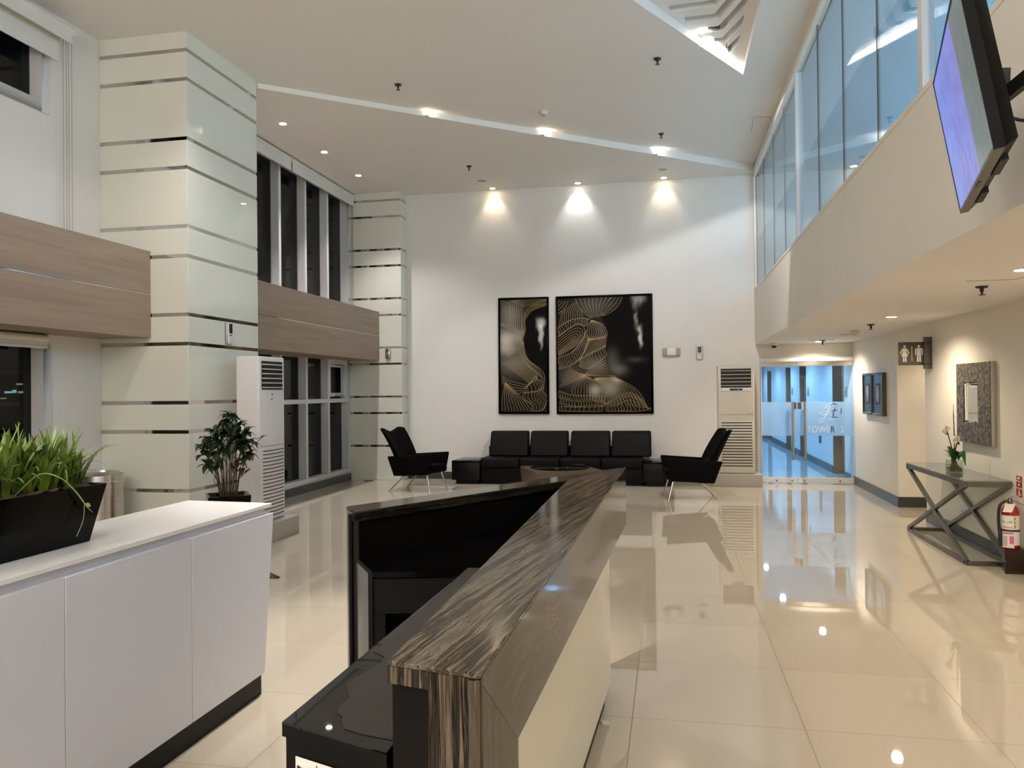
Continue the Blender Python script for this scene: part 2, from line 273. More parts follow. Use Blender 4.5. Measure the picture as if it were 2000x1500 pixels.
# ------------------------------------------------------------------ mesh helpers
class MB:
    def __init__(s): s.v = []; s.f = []; s.m = []; s.cur = 0
    def add(s, vs, fs):
        o = len(s.v); s.v += [tuple(p) for p in vs]
        for f in fs: s.f.append([i+o for i in f]); s.m.append(s.cur)
        return s
    def mat(s, i): s.cur = i; return s
    def box(s, x0, x1, y0, y1, z0, z1):
        vs = [(x0, y0, z0), (x1, y0, z0), (x1, y1, z0), (x0, y1, z0), (x0, y0, z1), (x1, y0, z1), (x1, y1, z1), (x0, y1, z1)]
        return s.add(vs, [(0, 3, 2, 1), (4, 5, 6, 7), (0, 1, 5, 4), (1, 2, 6, 5), (2, 3, 7, 6), (3, 0, 4, 7)])
    def hexa(s, b, t):
        """two matching polygons (bottom ring, top ring) closed into a solid"""
        n = len(b)
        return s.add(list(b)+list(t), [tuple(reversed(range(n))), tuple(range(n, 2*n))]+[(i, (i+1) % n, n+(i+1) % n, n+i) for i in range(n)])
    def prism(s, pts, axis, a, b):
        def P(p, h):
            return (h, p[0], p[1]) if axis == 'x' else (p[0], h, p[1]) if axis == 'y' else (p[0], p[1], h)
        return s.hexa([P(p, a) for p in pts], [P(p, b) for p in pts])
    def tube(s, pts, r, n=8, cap=True):
        pts = [Vector(p) for p in pts]; rs = r if isinstance(r, (list, tuple)) else [r]*len(pts)
        vs = []; fs = []; ref = None
        for i, p in enumerate(pts):
            d = (pts[min(i+1, len(pts)-1)]-pts[max(i-1, 0)]).normalized()
            if ref is None:
                ref = Vector((0, 0, 1)) if abs(d.z) < 0.9 else Vector((1, 0, 0))
            a = d.cross(ref)
            if a.length < 1e-5: a = d.orthogonal()
            a.normalize(); b = d.cross(a).normalized(); ref = a.cross(d)*1.0
            ref = b if False else ref
            for k in range(n):
                t = 2*PI*k/n; vs.append(p+rs[i]*(math.cos(t)*a+math.sin(t)*b))
        for i in range(len(pts)-1):
            for k in range(n):
                fs.append((i*n+k, i*n+(k+1) % n, (i+1)*n+(k+1) % n, (i+1)*n+k))
        if cap:
            fs.append(tuple(reversed(range(n)))); fs.append(tuple(range((len(pts)-1)*n, len(pts)*n)))
        return s.add(vs, fs)
    def bar(s, p0, p1, w, h, up=(0, 0, 1)):
        p0 = Vector(p0); p1 = Vector(p1); d = (p1-p0).normalized(); a = d.cross(Vector(up)).normalized(); b = a.cross(d).normalized()
        ring = lambda p: [p+a*w/2*i+b*h/2*j for i, j in ((-1, -1), (1, -1), (1, 1), (-1, 1))]
        return s.hexa(ring(p0), ring(p1))
    def lathe(s, prof, n=24, c=(0, 0, 0), sx=1.0, sy=1.0):
        vs = []; fs = []
        for r, z in prof:
            for k in range(n):
                t = 2*PI*k/n; vs.append((c[0]+sx*r*math.cos(t), c[1]+sy*r*math.sin(t), c[2]+z))
        m = len(prof)
        for i in range(m-1):
            for k in range(n): fs.append((i*n+k, i*n+(k+1) % n, (i+1)*n+(k+1) % n, (i+1)*n+k))
        if prof[0][0] > 1e-6: fs.append(tuple(reversed(range(n))))
        if prof[-1][0] > 1e-6: fs.append(tuple(range((m-1)*n, m*n)))
        return s.add(vs, fs)
    def grid(s, fn, nu, nv):
        vs = [fn(i/nu, j/nv) for j in range(nv+1) for i in range(nu+1)]
        fs = [(j*(nu+1)+i, j*(nu+1)+i+1, (j+1)*(nu+1)+i+1, (j+1)*(nu+1)+i) for j in range(nv) for i in range(nu)]
        return s.add(vs, fs)
    def blade(s, p0, p1, p2, w, n=7, up=None, fold=0.25, tip=0.06):
        """strap leaf along a quadratic curve with a folded midrib"""
        p0, p1, p2 = Vector(p0), Vector(p1), Vector(p2); vs = []; fs = []
        for i in range(n+1):
            t = i/n; p = (1-t)**2*p0+2*t*(1-t)*p1+t*t*p2; d = (2*(1-t)*(p1-p0)+2*t*(p2-p1)).normalized()
            a = d.cross(Vector(up) if up else Vector((0, 0, 1)))
            if a.length < 1e-3: a = Vector((1, 0, 0))
            a.normalize(); nn = a.cross(d)
            ww = w*(max(tip, math.sin(PI*min(1, (t*0.82+0.18))**0.9)))
            vs += [p-a*ww/2+nn*ww*fold, p, p+a*ww/2+nn*ww*fold]
        for i in range(n):
            for k in (0, 1): fs.append((3*i+k, 3*i+k+1, 3*i+4+k, 3*i+3+k))
        return s.add(vs, fs)
    def build(s, name, mats, parent=None, loc=(0, 0, 0), rot=None, smooth=None, bevel=0, segs=2, label=None, sub=0):
        me = bpy.data.meshes.new(name); me.from_pydata(s.v, [], s.f)
        if not isinstance(mats, (list, tuple)): mats = [mats]
        for m in mats: me.materials.append(m)
        if len(mats) > 1: me.polygons.foreach_set('material_index', s.m)
        bm = bmesh.new(); bm.from_mesh(me)
        bmesh.ops.remove_doubles(bm, verts=bm.verts, dist=1e-6)
        bmesh.ops.recalc_face_normals(bm, faces=bm.faces)
        if bevel:
            es = [e for e in bm.edges if len(e.link_faces) == 2 and e.calc_face_angle(0) > 0.5]
            bmesh.ops.bevel(bm, geom=es, offset=bevel, segments=segs, affect='EDGES', profile=0.5, clamp_overlap=True)
        bm.to_mesh(me); bm.free()
        if smooth is None and bevel: smooth = 40
        if smooth:
            me.shade_smooth(); me.set_sharp_from_angle(angle=math.radians(smooth))
        me.update()
        o = bpy.data.objects.new(name, me); COL.objects.link(o)
        o.location = loc
        if rot: o.rotation_euler = rot
        if parent is not None: o.parent = parent
        if label: o['label'] = label
        if sub:
            md = o.modifiers.new('sub', 'SUBSURF'); md.levels = sub; md.render_levels = sub
        return o
def tag(o, label, cat, group=None):
    o['label'] = label; o['category'] = cat
    if group: o['group'] = group
    return o
def thing(name, label, cat, loc=(0, 0, 0), rz=0, group=None):
    o = bpy.data.objects.new(name, None); COL.objects.link(o); o.empty_display_size = 0.1
    o.location = loc; o.rotation_euler = (0, 0, rz)
    return tag(o, label, cat, group)
def copytree(o, parent=None, depth=0):
    c = o.copy(); COL.objects.link(c)
    if parent is not None: c.parent = parent
    for ch in list(o.children): copytree(ch, c, depth+1)
    return c
def struct(o):
    o['kind'] = 'structure'; return o
def sbox(name, m, *b):
    return struct(MB().box(*b).build(name, m))
def lerp(a, b, t): return a+(b-a)*t
def catmull(P, n):
    P = [Vector(p) for p in P]; out = []; k = len(P)-1
    for i in range(n+1):
        t = i/n*k; j = min(int(t), k-1); u = t-j
        a, b, c, d = P[max(j-1, 0)], P[j], P[j+1], P[min(j+2, k)]
        out.append(0.5*((2*b)+(c-a)*u+(2*a-5*b+4*c-d)*u*u+(3*b-a-3*c+d)*u**3))
    return out
def text_mesh(txt, size, align='LEFT', extrude=0.0015, shear=0.0):
    """lettering as plain mesh data, flat in XY"""
    cu = bpy.data.curves.new('lettering', 'FONT'); cu.body = txt; cu.size = size; cu.extrude = extrude; cu.align_x = align; cu.resolution_u = 3; cu.shear = shear
    o = bpy.data.objects.new('lettering', cu); COL.objects.link(o)
    dg = bpy.context.evaluated_depsgraph_get(); me = bpy.data.meshes.new_from_object(o.evaluated_get(dg))
    bpy.data.objects.remove(o); bpy.data.curves.remove(cu)
    return me
def text(txt, size, m, parent, loc, rot, name='lettering', align='LEFT', sx=1.0):
    me = text_mesh(txt, size, align); me.materials.clear(); me.materials.append(m); me.name = name
    o = bpy.data.objects.new(name, me); COL.objects.link(o); o.location = loc; o.rotation_euler = rot; o.scale = (sx, 1, 1)
    if parent is not None: o.parent = parent
    return o

# ================================================================== SETTING
XL, XR, XG, YB, ZL = -5.75, 2.955, 1.41, 13.95, 2.34
def zn(y): return 5.26+0.012*(y-7.2)        # front ceiling, very slightly raked
ZF = 5.22                                    # rear ceiling
sbox('floor', M_FLOOR, -6.0, 5.4, -5.2, 30.0, -0.12, 0.0)
# --- back wall (with the opening for the glass door)
b = MB(); b.box(-6.0, 1.485, YB, YB+0.18, 0, 5.6); b.box(1.485, 3.05, YB, YB+0.18, 2.055, 5.6)
struct(b.build('wall_back', M_WALL))
sbox('wall_front', M_WALL, -6.0, 5.4, -5.2, -5.0, 0, 5.6)
# --- right wall with the washroom passage opening
b = MB(); b.box(XR, XR+0.15, -5.0, 10.15, 0, 2.6); b.box(XR, XR+0.15, 10.15, 11.33, 2.105, 2.6); b.box(XR, XR+0.15, 11.33, YB+0.18, 0, 2.6)
struct(b.build('wall_right', M_WALLR))
b = MB(); b.box(XR+0.15, 5.2, 11.33, 11.48, 0, 2.6); b.box(XR+0.15, 5.2, 10.0, 10.15, 0, 2.6); b.box(5.2, 5.35, 10.0, 11.48, 0, 2.6)
struct(b.build('wall_passage', M_WALLR))
sbox('ceiling_passage', M_CEIL, XR+0.15, 5.2, 10.15, 11.33, 2.34, 2.5)
# --- gallery edge, its low ceiling and the mezzanine behind the glazing
b = MB(); b.box(XG, XG+0.012, -5.0, YB, ZL, 2.5); b.box(XG, XG+0.16, -5.0, YB, 2.5, 3.24); struct(b.build('wall_gallery', M_WALLR))
sbox('ceiling_low', M_CEIL, XG+0.012, XR, -5.0, YB, ZL, 2.5)
sbox('floor_mezzanine', mat('mezzanine_carpet', (0.16, 0.16, 0.16, 1), 0.9), XG+0.16, 4.3, -5.0, YB, 3.0, 3.2)
M_MEZZ = mat('mezzanine_blue_cast', (0.40, 0.58, 0.72, 1), 0.6)  # blue cast of the mezzanine light put into the wall colour
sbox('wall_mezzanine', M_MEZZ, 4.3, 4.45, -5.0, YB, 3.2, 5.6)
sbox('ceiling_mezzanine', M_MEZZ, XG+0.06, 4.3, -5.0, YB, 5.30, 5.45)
# --- left wall: piers, strips over and under the windows
b = MB()
b.box(XL-0.3, XL, 6.49, 7.17, 0, 5.6); b.box(XL-0.3, XL, 8.55, 10.16, 0, 5.6)
b.box(XL-0.3, XL, -5.0, 6.49, 2.19, 4.25); b.box(XL-0.3, XL, -5.0, 6.49, 0, 0.45); b.box(XL-0.3, XL, -5.0, 6.49, 5.14, 5.6)
b.box(XL-0.3, XL, 10.16, 13.62, 2.25, 3.0); b.box(XL-0.3, XL, 10.16, 13.62, 5.18, 5.6); b.box(XL-0.3, XL, 13.62, YB, 0, 5.6); b.box(XL-0.3, XL, 10.16, 13.62, -0.05, 0.10)
b.box(XL-0.3, XL, 7.17, 8.55, 0, 5.6)
struct(b.build('wall_left', M_WALL))
# --- ceilings: raked front field with a triangular recess, lower rear field, step between
RA, RB = (-5.9, 7.66), (1.42, 13.76)
T0, T1, T2 = (0.88, 9.65), (-1.70, 5.0), (0.88, 5.0)
def c3(p, dz=0): return (p[0], p[1], zn(p[1])+dz)
b = MB()
for poly in (((1.42, -5.0), RB, T0, T2), (RB, RA, T1, T0), (RA, (-5.9, -5.0), T1), ((-5.9, -5.0), (1.42, -5.0), T2, T1)):
    b.add([c3(p) for p in poly], [tuple(range(len(poly)))])
for p, q in ((T0, T1), (T1, T2), (T2, T0)):
    b.add([c3(p), c3(q), (q[0], q[1], 5.43), (p[0], p[1], 5.43)], [(0, 1, 2, 3)])
struct(b.build('ceiling', M_CEIL))
b = MB()
b.hexa([(RA[0], RA[1], ZF), (RB[0], RB[1], ZF), (1.42, YB, ZF), (-5.9, YB, ZF)], [(RA[0], RA[1], 5.6), (RB[0], RB[1], 5.6), (1.42, YB, 5.6), (-5.9, YB, 5.6)])
struct(b.build('ceiling_rear', M_CEIL))
# recessed panel with chevron slots
def chevron_panel():
    """soffit board of the recess: solid strips with chevron slots left open between them"""
    b = MB(); w = 0.125; wd = 0.080; z0, z1 = 5.37, 5.50; N = 13
    edge = lambda y: 0.885-(9.655-y)*(2.58/4.65)
    S = []
    for k in range(N):
        ky = 9.185-0.29*k; kx = 0.70-0.056*k; lx = edge(ky)+0.055; L = (0.775-kx)/0.33
        ex, ey = 0.775, ky-0.944*L
        S.append(([(lx, ky-0.02+0.012*k), (kx, ky), (ex, ey)], [(lx-0.02, ky-0.02+0.012*k-w), (kx-0.055, ky-w), (ex, ey-wd/0.33)]))
    P = lambda pts: b.prism(pts, 'z', z0, z1)
    P([(0.885, 9.655), (edge(S[0][0][0][1]), S[0][0][0][1]), *S[0][0], (0.885, S[0][0][2][1])])
    for k in range(N):
        A, C = S[k]
        P([(edge(A[0][1]), A[0][1]), (edge(C[0][1]), C[0][1]), C[0], A[0]])
        P([A[2], C[2], (0.885, C[2][1]), (0.885, A[2][1])])
        if k+1 < N:
            A2 = S[k+1][0]
            P([C[0], A2[0], A2[1], A2[2], C[2], C[1]])
            P([(edge(C[0][1]), C[0][1]), (edge(A2[0][1]), A2[0][1]), A2[0], C[0]])
            P([C[2], A2[2], (0.885, A2[2][1]), (0.885, C[2][1])])
    return struct(b.build('trim_1', M_CEIL))
chevron_panel()
sbox('trim_4', M_CEIL, -1.9, 0.95, 4.9, 9.75, 5.50, 5.56)
# ceiling access hatches (thin open joints)
b = MB(); b.bar((1.16, 11.25, zn(11.2)-0.001), (1.40, 11.30, zn(11.2)-0.001), 0.006, 0.004); b.bar((1.16, 11.25, zn(11.2)-0.001), (1.19, 11.95, zn(11.8)-0.001), 0.004, 0.004)
struct(b.build('trim_2', M_GRILL))
b = MB(); b.bar((2.12, 13.0, ZL-0.001), (2.50, 13.0, ZL-0.001), 0.012, 0.004); b.bar((2.50, 13.0, ZL-0.001), (2.50, 13.25, ZL-0.001), 0.010, 0.004)
b.bar((2.05, 6.1, ZL-0.001), (2.36, 6.1, ZL-0.001), 0.008, 0.004); b.bar((2.36, 6.1, ZL-0.001), (2.40, 5.75, ZL-0.001), 0.008, 0.004)
struct(b.build('trim_3', M_GRILL))
# --- skirtings
b = MB(); b.box(-4.75, 1.487, YB-0.015, YB, 0, 0.13)
struct(b.build('baseboard_back', M_BASE))
b = MB(); b.box(XR-0.012, XR, -5.0, 10.15, 0, 0.135); b.box(XR-0.012, XR, 11.33, YB-0.02, 0, 0.135); b.box(XR-0.012, 5.2, 11.318, 11.33, 0, 0.135)
struct(b.build('baseboard_right', M_BASE))
b = MB(); b.box(XL, XL+0.02, 8.56, 13.61, 0, 0.125)
struct(b.build('baseboard_left', M_BASE))

# --- columns clad in pale glass with mirror steel bands
BANDS = [0.62, 1.215, 1.51, 2.105, 2.40, 2.99, 3.29, 3.885, 4.18, 4.78, 5.075]
def column(y0, y1, label):
    t = thing('column', label, 'column', (0.5*(XL-4.75), 0.5*(y0+y1), 0), 0)
    hx = 0.5*(-4.75-XL); hy = 0.5*(y1-y0); zs = [0.0]+BANDS+[5.5]
    for i in range(len(zs)-1):
        z0 = zs[i]+(0.018 if i else 0); z1 = zs[i+1]-(0.018 if i < len(zs)-2 else 0)
        MB().box(-hx, hx, -hy, hy, z0, z1).build('glass_panel', M_COLUMN, t, bevel=0.003, segs=1)
    for z in BANDS:
        MB().box(-hx+0.001, hx-0.006, -hy+0.006, hy-0.006, z-0.0178, z+0.0178).build('steel_band', M_MIRRORSTEEL, t)
    return t
column(7.17, 8.55, 'thick pale glass column with steel bands, behind the white cabinet')
column(13.62, YB-0.005, 'pale glass column with steel bands in the far corner by the end wall')

# --- wood clad beams
def beam(y0, y1, label):
    t = thing('wood_beam', label, 'beam', (-5.46, 0.5*(y0+y1), 2.17)); h = 0.5*(y1-y0)
    MB().box(-0.29, 0.29, -h, h, 0.0, 0.435).build('wood_panel', M_WOODBEAM, t)
    MB().box(-0.29, 0.29, -h, h, 0.447, 0.88).build('wood_panel', M_WOODBEAM, t)
    MB().box(-0.285, 0.282, -h, h, 0.435, 0.447).build('metal_strip', M_MIRRORSTEEL, t)
beam(-4.98, 7.165, 'brown wood clad beam ending at the thick column, over the planter')
beam(8.555, 13.615, 'brown wood clad beam between the two glass columns')

# --- windows (night outside)
def window(name, y0, y1, z0, z1, muls, transoms=(), mw=0.07, depth=0.15, ew=0.10):
    o = struct(MB().box(XL-depth, XL+0.012, y0, y0+ew, z0, z1).box(XL-depth, XL+0.012, y1-ew, y1, z0, z1).box(XL-depth, XL+0.012, y0+ew, y1-ew, z0, z0+0.11).box(XL-depth, XL+0.012, y0+ew, y1-ew, z1-0.08, z1).build(name, M_ALU, bevel=0.004, segs=1))
    for y in muls:
        MB().box(XL-depth, XL+0.010, y-mw/2, y+mw/2, z0+0.11, z1-0.08).build('mullion', M_ALU, o, bevel=0.004, segs=1)
    for z in transoms:
        MB().box(XL-depth, XL+0.006, y0+ew, y1-ew, z-0.035, z+0.035).build('transom', M_ALU, o, bevel=0.004, segs=1)
    ys = [y0+ew]+[m for m in muls]+[y1-ew]
    zz = [z0+0.11]+list(transoms)+[z1-0.08]
    for i in range(len(ys)-1):
        for j in range(len(zz)-1):
            MB().box(XL-depth+0.02, XL-depth+0.028, ys[i], ys[i+1], zz[j], zz[j+1]).build('pane', M_GLASSWIN, o)
    return o
w1 = window('window_1', 10.16, 13.615, 0.10, 2.25, [11.0, 11.86, 12.70], [1.455])
# opening sash in the last upper light
MB().box(XL-0.10, XL-0.015, 12.735, 13.515, 2.095, 2.175).box(XL-0.10, XL-0.015, 12.735, 12.785, 1.49, 2.095).box(XL-0.10, XL-0.015, 13.435, 13.515, 1.49, 2.095).build('sash_surround', M_ALU, w1, bevel=0.003, segs=1)
sf = MB()
sy0, sy1, sz0, sz1 = 12.78, 13.44, 1.53, 2.10
for (a, c, d, e) in ((sy0, sy0+0.06, sz0, sz1), (sy1-0.06, sy1, sz0, sz1), (sy0+0.06, sy1-0.06, sz0, sz0+0.06), (sy0+0.06, sy1-0.06, sz1-0.06, sz1)):
    sf.box(XL-0.07, XL-0.02, a, c, d, e)
so = sf.build('sash', M_ALU, w1, bevel=0.004, segs=1)
MB().box(XL-0.02, XL+0.01, 13.03, 13.15, sz0+0.005, sz0+0.03).tube([(XL+0.005, 13.09, sz0+0.02), (XL+0.02, 13.14, sz0-0.01), (XL+0.02, 13.22, sz0-0.012)], 0.008).build('latch', M_GREYALU, so)
window('window_2', 10.16, 13.615, 3.0, 5.18, [11.0, 11.86, 12.70])
window('window_3', -4.9, 6.49, 4.25, 5.14, [-2.5, 0.2, 2.5, 4.6])
window('window_4', -4.9, 6.49, 0.45, 2.19, [-2.5, 0.2, 2.5, 4.6])

# ================================================================== GLAZING OF THE GALLERY
gal = struct(MB().box(XG-0.005, XG+0.17, -5.0, YB, 3.235, 3.275).box(XG, XG+0.10, -5.0, YB, 5.17, 5.30).box(XG, XG+0.10, YB-0.06, YB, 3.275, 5.17).build('window_5', M_WALLR, bevel=0.004, segs=1))
for y, w in ((9.42, 0.05), (4.89, 0.075), (0.4, 0.075)):
    MB().box(XG+0.01, XG+0.09, y-w/2, y+w/2, 3.275, 5.17).build('mullion', M_ALU, gal, bevel=0.003, segs=1)
GY = [-5.0, -3.0, -1.9, -0.75, 0.4, 1.5, 2.6, 3.75, 4.89, 5.97, 7.09, 8.22, 9.42, 10.55, 11.64, 12.83, YB-0.06]
for i in range(len(GY)-1):
    p = MB().box(XG+0.045, XG+0.055, GY[i]+0.002, GY[i+1]-0.002, 3.275, 5.17).build('pane', M_GALLERY, gal)
    MB().box(XG+0.056, XG+0.058, GY[i]+0.004, GY[i+1]-0.004, 3.275, 4.10).build('frosted_film', M_GALFILM, p)
    if GY[i+1] not in (9.42, 4.89, 0.4):
        MB().box(XG+0.043, XG+0.057, GY[i+1]-0.004, GY[i+1]+0.004, 3.275, 5.17).build('joint', M_GRAPHITE, gal)

# ================================================================== GLASS DOOR AND TOWER CORRIDOR
DX0, DX1, DXM, DY = 1.49, 2.95, 2.062, 13.84
door = struct(MB().box(1.485, 2.955, DY, YB, 2.04, 2.10).box(1.485, 1.497, DY, YB+0.18, 0, 2.04).box(2.945, 2.955, DY, YB+0.18, 0, 2.04).build('door_1', M_ALU, bevel=0.003, segs=1))
for (a, c) in ((DX0+0.008, DXM-0.003), (DXM+0.003, DX1-0.008)):
    lf = MB().box(a, c, DY+0.03, DY+0.042, 0.105, 1.96).build('door_leaf', M_GLASSDOOR, door)
    MB().box(a, c, DY+0.015, DY+0.057, 1.955, 2.036).build('top_rail', M_STEEL, lf, bevel=0.003, segs=1)
    MB().box(a, c, DY+0.015, DY+0.057, 0.015, 0.105).build('bottom_rail', M_ALU, lf, bevel=0.003, segs=1)
    kx = (c-0.09 if c < 2.1 else a+0.10); k2 = a+0.23 if c < 2.1 else c-0.22
    MB().lathe([(0.0, 0), (0.016, 0), (0.016, 0.012), (0, 0.012)], 14).build('floor_lock', M_NICKEL, lf, (kx, DY+0.016, 0.05), (PI/2, 0, 0))
    MB().lathe([(0.0, 0), (0.012, 0), (0.012, 0.006), (0, 0.006)], 12).build('key_hole', M_BLACKPL, lf, (k2, DY+0.016, 0.05), (PI/2, 0, 0))
    MB().box(a, c, DY+0.0270, DY+0.0295, 0.80, 1.36).build('frosted_band', M_FROST, lf)
    hx = 1.985 if c < 2.1 else 2.178
    h = MB().tube([(hx, DY-0.045, 0.40), (hx, DY-0.045, 1.368)], 0.021, 14)
    for z in (0.55, 1.22): h.tube([(hx, DY-0.045, z), (hx, DY+0.03, z)], 0.010, 10)
    h.build('pull_handle', M_NICKEL, lf, smooth=40)
    MB().box(*( (DXM-0.062, DXM-0.008) if c < 2.1 else (DXM+0.012, DXM+0.072)), DY+0.0235, DY+0.0275, 1.245, 1.352).build('lock_plate', M_SIGNPOST, lf)
# etched lettering on the right leaf
lt = [c for c in door.children if c.name.startswith('door_leaf')][1]
def letter_row(word, x, z, size, sx, gap, parent, dark=()):
    for ch in word:
        if ch == ' ': x += gap*6; continue
        o = text(ch, size, M_GRAPHITE if ch in dark else M_ETCH, parent, (x, DY+0.025, z), (PI/2, 0, 0), sx=sx)
        xs = [v.co.x for v in o.data.vertices]; o.location.x = x-min(xs)*sx; x += (max(xs)-min(xs))*sx+gap
    return x
letter_row('TOWER 3', 2.215, 0.853, 0.150, 0.80, 0.012, lt, 'R')
text('RESIDENCES', 0.030, M_ETCH, lt, (2.545, DY+0.025, 1.062), (PI/2, 0, 0), sx=0.9)
# handwritten logo: points read in a 0..1 square, strokes as thin ribbons
def strokes(lst, ox, oz, s, r, y, m, parent, name):
    b = MB()
    for pts in lst:
        P = catmull([(ox+p[0]*s, y, oz+p[1]*s) for p in pts], 5*len(pts)); b.tube(P, r, 6)
    return b.build(name, m, parent, smooth=60)
LG = [[(0.02, 0.52), (0.05, 0.62), (0.09, 0.50), (0.14, 0.44)], [(0.05, 0.70), (0.06, 0.71)],
      [(0.30, 0.62), (0.22, 0.62), (0.17, 0.50), (0.23, 0.43), (0.31, 0.55), (0.30, 0.40), (0.22, 0.20), (0.08, 0.10), (0.05, 0.18), (0.20, 0.30), (0.36, 0.44)],
      [(0.34, 0.44), (0.45, 0.66), (0.50, 0.86), (0.44, 0.80), (0.40, 0.58), (0.41, 0.44), (0.48, 0.58), (0.52, 0.52), (0.52, 0.42), (0.58, 0.45)],
      [(0.30, 0.76), (0.38, 0.88), (0.50, 0.97), (0.60, 1.0)]]
LD = [[(0.72, 0.80), (0.66, 0.60), (0.63, 0.46), (0.68, 0.42)], [(0.58, 0.66), (0.80, 0.70)], [(0.60, 1.0), (0.72, 0.98), (0.82, 0.92)],
      [(0.98, 0.78), (0.99, 0.66), (0.95, 0.52)], [(0.60, 0.36), (0.84, 0.36)]]
strokes(LG, 2.40, 0.975, 0.36, 0.0045, DY+0.025, M_ETCH, lt, 'logo_stroke')
strokes(LD, 2.40, 0.975, 0.36, 0.0055, DY+0.025, M_GRAPHITE, lt, 'logo_stroke')

# corridor beyond
b = MB(); ys = [YB+0.18, 14.62, 15.64, 18.53, 19.46, 20.82, 21.72, 24.72, 25.74, 29.8]
for i in range(0, len(ys)-1, 2):
    b.box(XR, XR+0.30, ys[i], ys[i+1], 0, 2.6)
for i in range(1, len(ys)-1, 2):
    b.box(XR, XR+0.30, ys[i], ys[i+1], 2.12, 2.6)
struct(b.build('wall_corridor', M_CORR))
sbox('floor_corridor', mat('pale_corridor_tile', (0.66, 0.68, 0.70, 1), 0.02, 0, 0.6), 1.40, XR, YB+0.05, 29.8, 0.0, 0.004)
sbox('wall_corridor_side', M_CORR, 1.20, 1.40, YB+0.18, 29.8, 0, 2.6)
sbox('wall_corridor_end', M_CORR, 1.2, 3.3, 29.8, 30.0, 0, 2.6)
sbox('ceiling_corridor', M_CORR, 1.2, 3.3, YB+0.18, 30.0, 2.34, 2.5)
b = MB()
for i in range(0, len(ys)-1, 2): b.box(XR-0.012, XR, ys[i], ys[i+1], 0, 0.14)
struct(b.build('baseboard_corridor', M_BASE))
n = 2
for i in range(1, len(ys)-1, 2):
    d = struct(MB().box(XR+0.16, XR+0.22, ys[i], ys[i+1], 0, 2.12).build('door_%d' % n, M_DOORGREY)); n += 1
    MB().box(XR+0.002, XR+0.16, ys[i+1]-0.03, ys[i+1], 0, 2.12).box(XR+0.002, XR+0.16, ys[i], ys[i]+0.03, 0, 2.12).build('door_frame', M_DOORGREY, d)
    MB().tube([(XR+0.11, ys[i]+0.12, 1.02), (XR+0.11, ys[i]+0.26, 1.02)], 0.012).tube([(XR+0.16, ys[i]+0.12, 1.02), (XR+0.11, ys[i]+0.12, 1.02)], 0.012).build('door_handle', M_NICKEL, d)
for (y, z, lab) in ((14.42, 1.52, 'small intercom plate beside the first taupe corridor door, high by the glass edge'), (18.2, 1.5, 'small intercom plate beside the second taupe corridor door'), (20.5, 1.5, 'small intercom plate beside the third taupe corridor door')):
    t = thing('intercom', lab, 'intercom', (XR, y, z)); MB().box(-0.02, 0, -0.05, 0.05, -0.09, 0.09).build('plate', M_STEEL, t, bevel=0.004)
    MB().box(-0.024, -0.02, -0.025, 0.025, -0.05, 0.03).build('button_pad', M_GRAPHITE, t)
t = thing('hose_cabinet', 'narrow dark recess plate low on the corridor wall seen under the frosted lettering', 'cabinet', (XR, 16.9, 0.48))
MB().box(-0.015, 0, -0.10, 0.10, 0, 0.42).build('plate', M_SIGNPOST, t, bevel=0.003); MB().box(-0.02, -0.015, 0.02, 0.05, 0.15, 0.25).build('pull', M_NICKEL, t)

# dark buildings of the city outside with a few lit windows
def building(label, x, y, w, h, lits):
    t = thing('distant_building', label, 'building', (x, y, -1.0))
    MB().box(-4.0, 0, -w/2, w/2, 0, h).build('building_body', mat('night_facade', (0.010, 0.010, 0.011, 1), 0.9), t)
    for (ly, lz, lw, lh, m) in lits:
        MB().box(0.0, 0.03, ly-y-lw/2, ly-y+lw/2, lz+1.0-lh/2, lz+1.0+lh/2).build('lit_window', m, t)
building('dark distant building with pale lit windows, seen through the window behind the planter', -30, 32.0, 12, 3.6, ((31.3, 1.75, 0.40, 0.09, M_CITYC), (31.65, 1.79, 0.22, 0.14, M_CITYC), (32.1, 1.75, 0.45, 0.10, M_CITYW), (31.95, 2.13, 0.35, 0.07, M_CITYW), (32.75, 2.13, 0.28, 0.09, M_CITYW), (31.0, 1.47, 0.35, 0.05, M_CITYW)))
building('dark distant building with a column of lit windows, seen through the small window sash', -20, 47.0, 8, 4.6, ((45.88, 2.96, 0.16, 0.12, M_CITYC), (45.87, 2.64, 0.16, 0.12, M_CITYW), (45.9, 2.33, 0.16, 0.09, M_CITYC), (45.86, 2.04, 0.16, 0.10, M_CITYC), (45.85, 1.79, 0.16, 0.06, M_CITYW), (45.85, 1.47, 0.14, 0.05, M_CITYW)))

# ================================================================== ROLLER BLINDS
def blind(y0, y1, ztop, zbot, x, label, back=None):
    t = thing('roller_blind', label, 'blind', (x, 0.5*(y0+y1), ztop)); h = 0.5*(y1-y0)
    MB().tube([(0, -h, -0.045), (0, h, -0.045)], 0.042, 18).build('roller', M_BLIND, t, smooth=50)
    fb = MB().box(0.028, 0.034, -h+0.01, h-0.02, zbot-ztop, -0.05).build('fabric', M_BLIND, t)
    MB().box(0.024, 0.040, -h+0.01, h-0.02, zbot-ztop-0.02, zbot-ztop+0.008).build('hem_bar', M_ALU, fb, bevel=0.003, segs=1)
    for s in (-1, 1): MB().box(-0.045, 0.05, s*h-0.005, s*h+0.005, -0.10, 0.0).build('end_bracket', M_ALU, t)
    return t
def cords(t, y, zbot, ys, x=0.0):
    for k in ys:
        MB().tube([(x, k, -0.08), (x, k, zbot)], 0.0035, 6).build('pull_cord', M_GRILL, t)
bl = blind(11.19, 13.60, 5.21, 5.00, XL+0.09, 'white roller blind rolled up at the tall far window, the one reaching the corner column')
cords(bl, 0, 3.06-5.21, (1.10, 1.14, 1.18, 1.22))
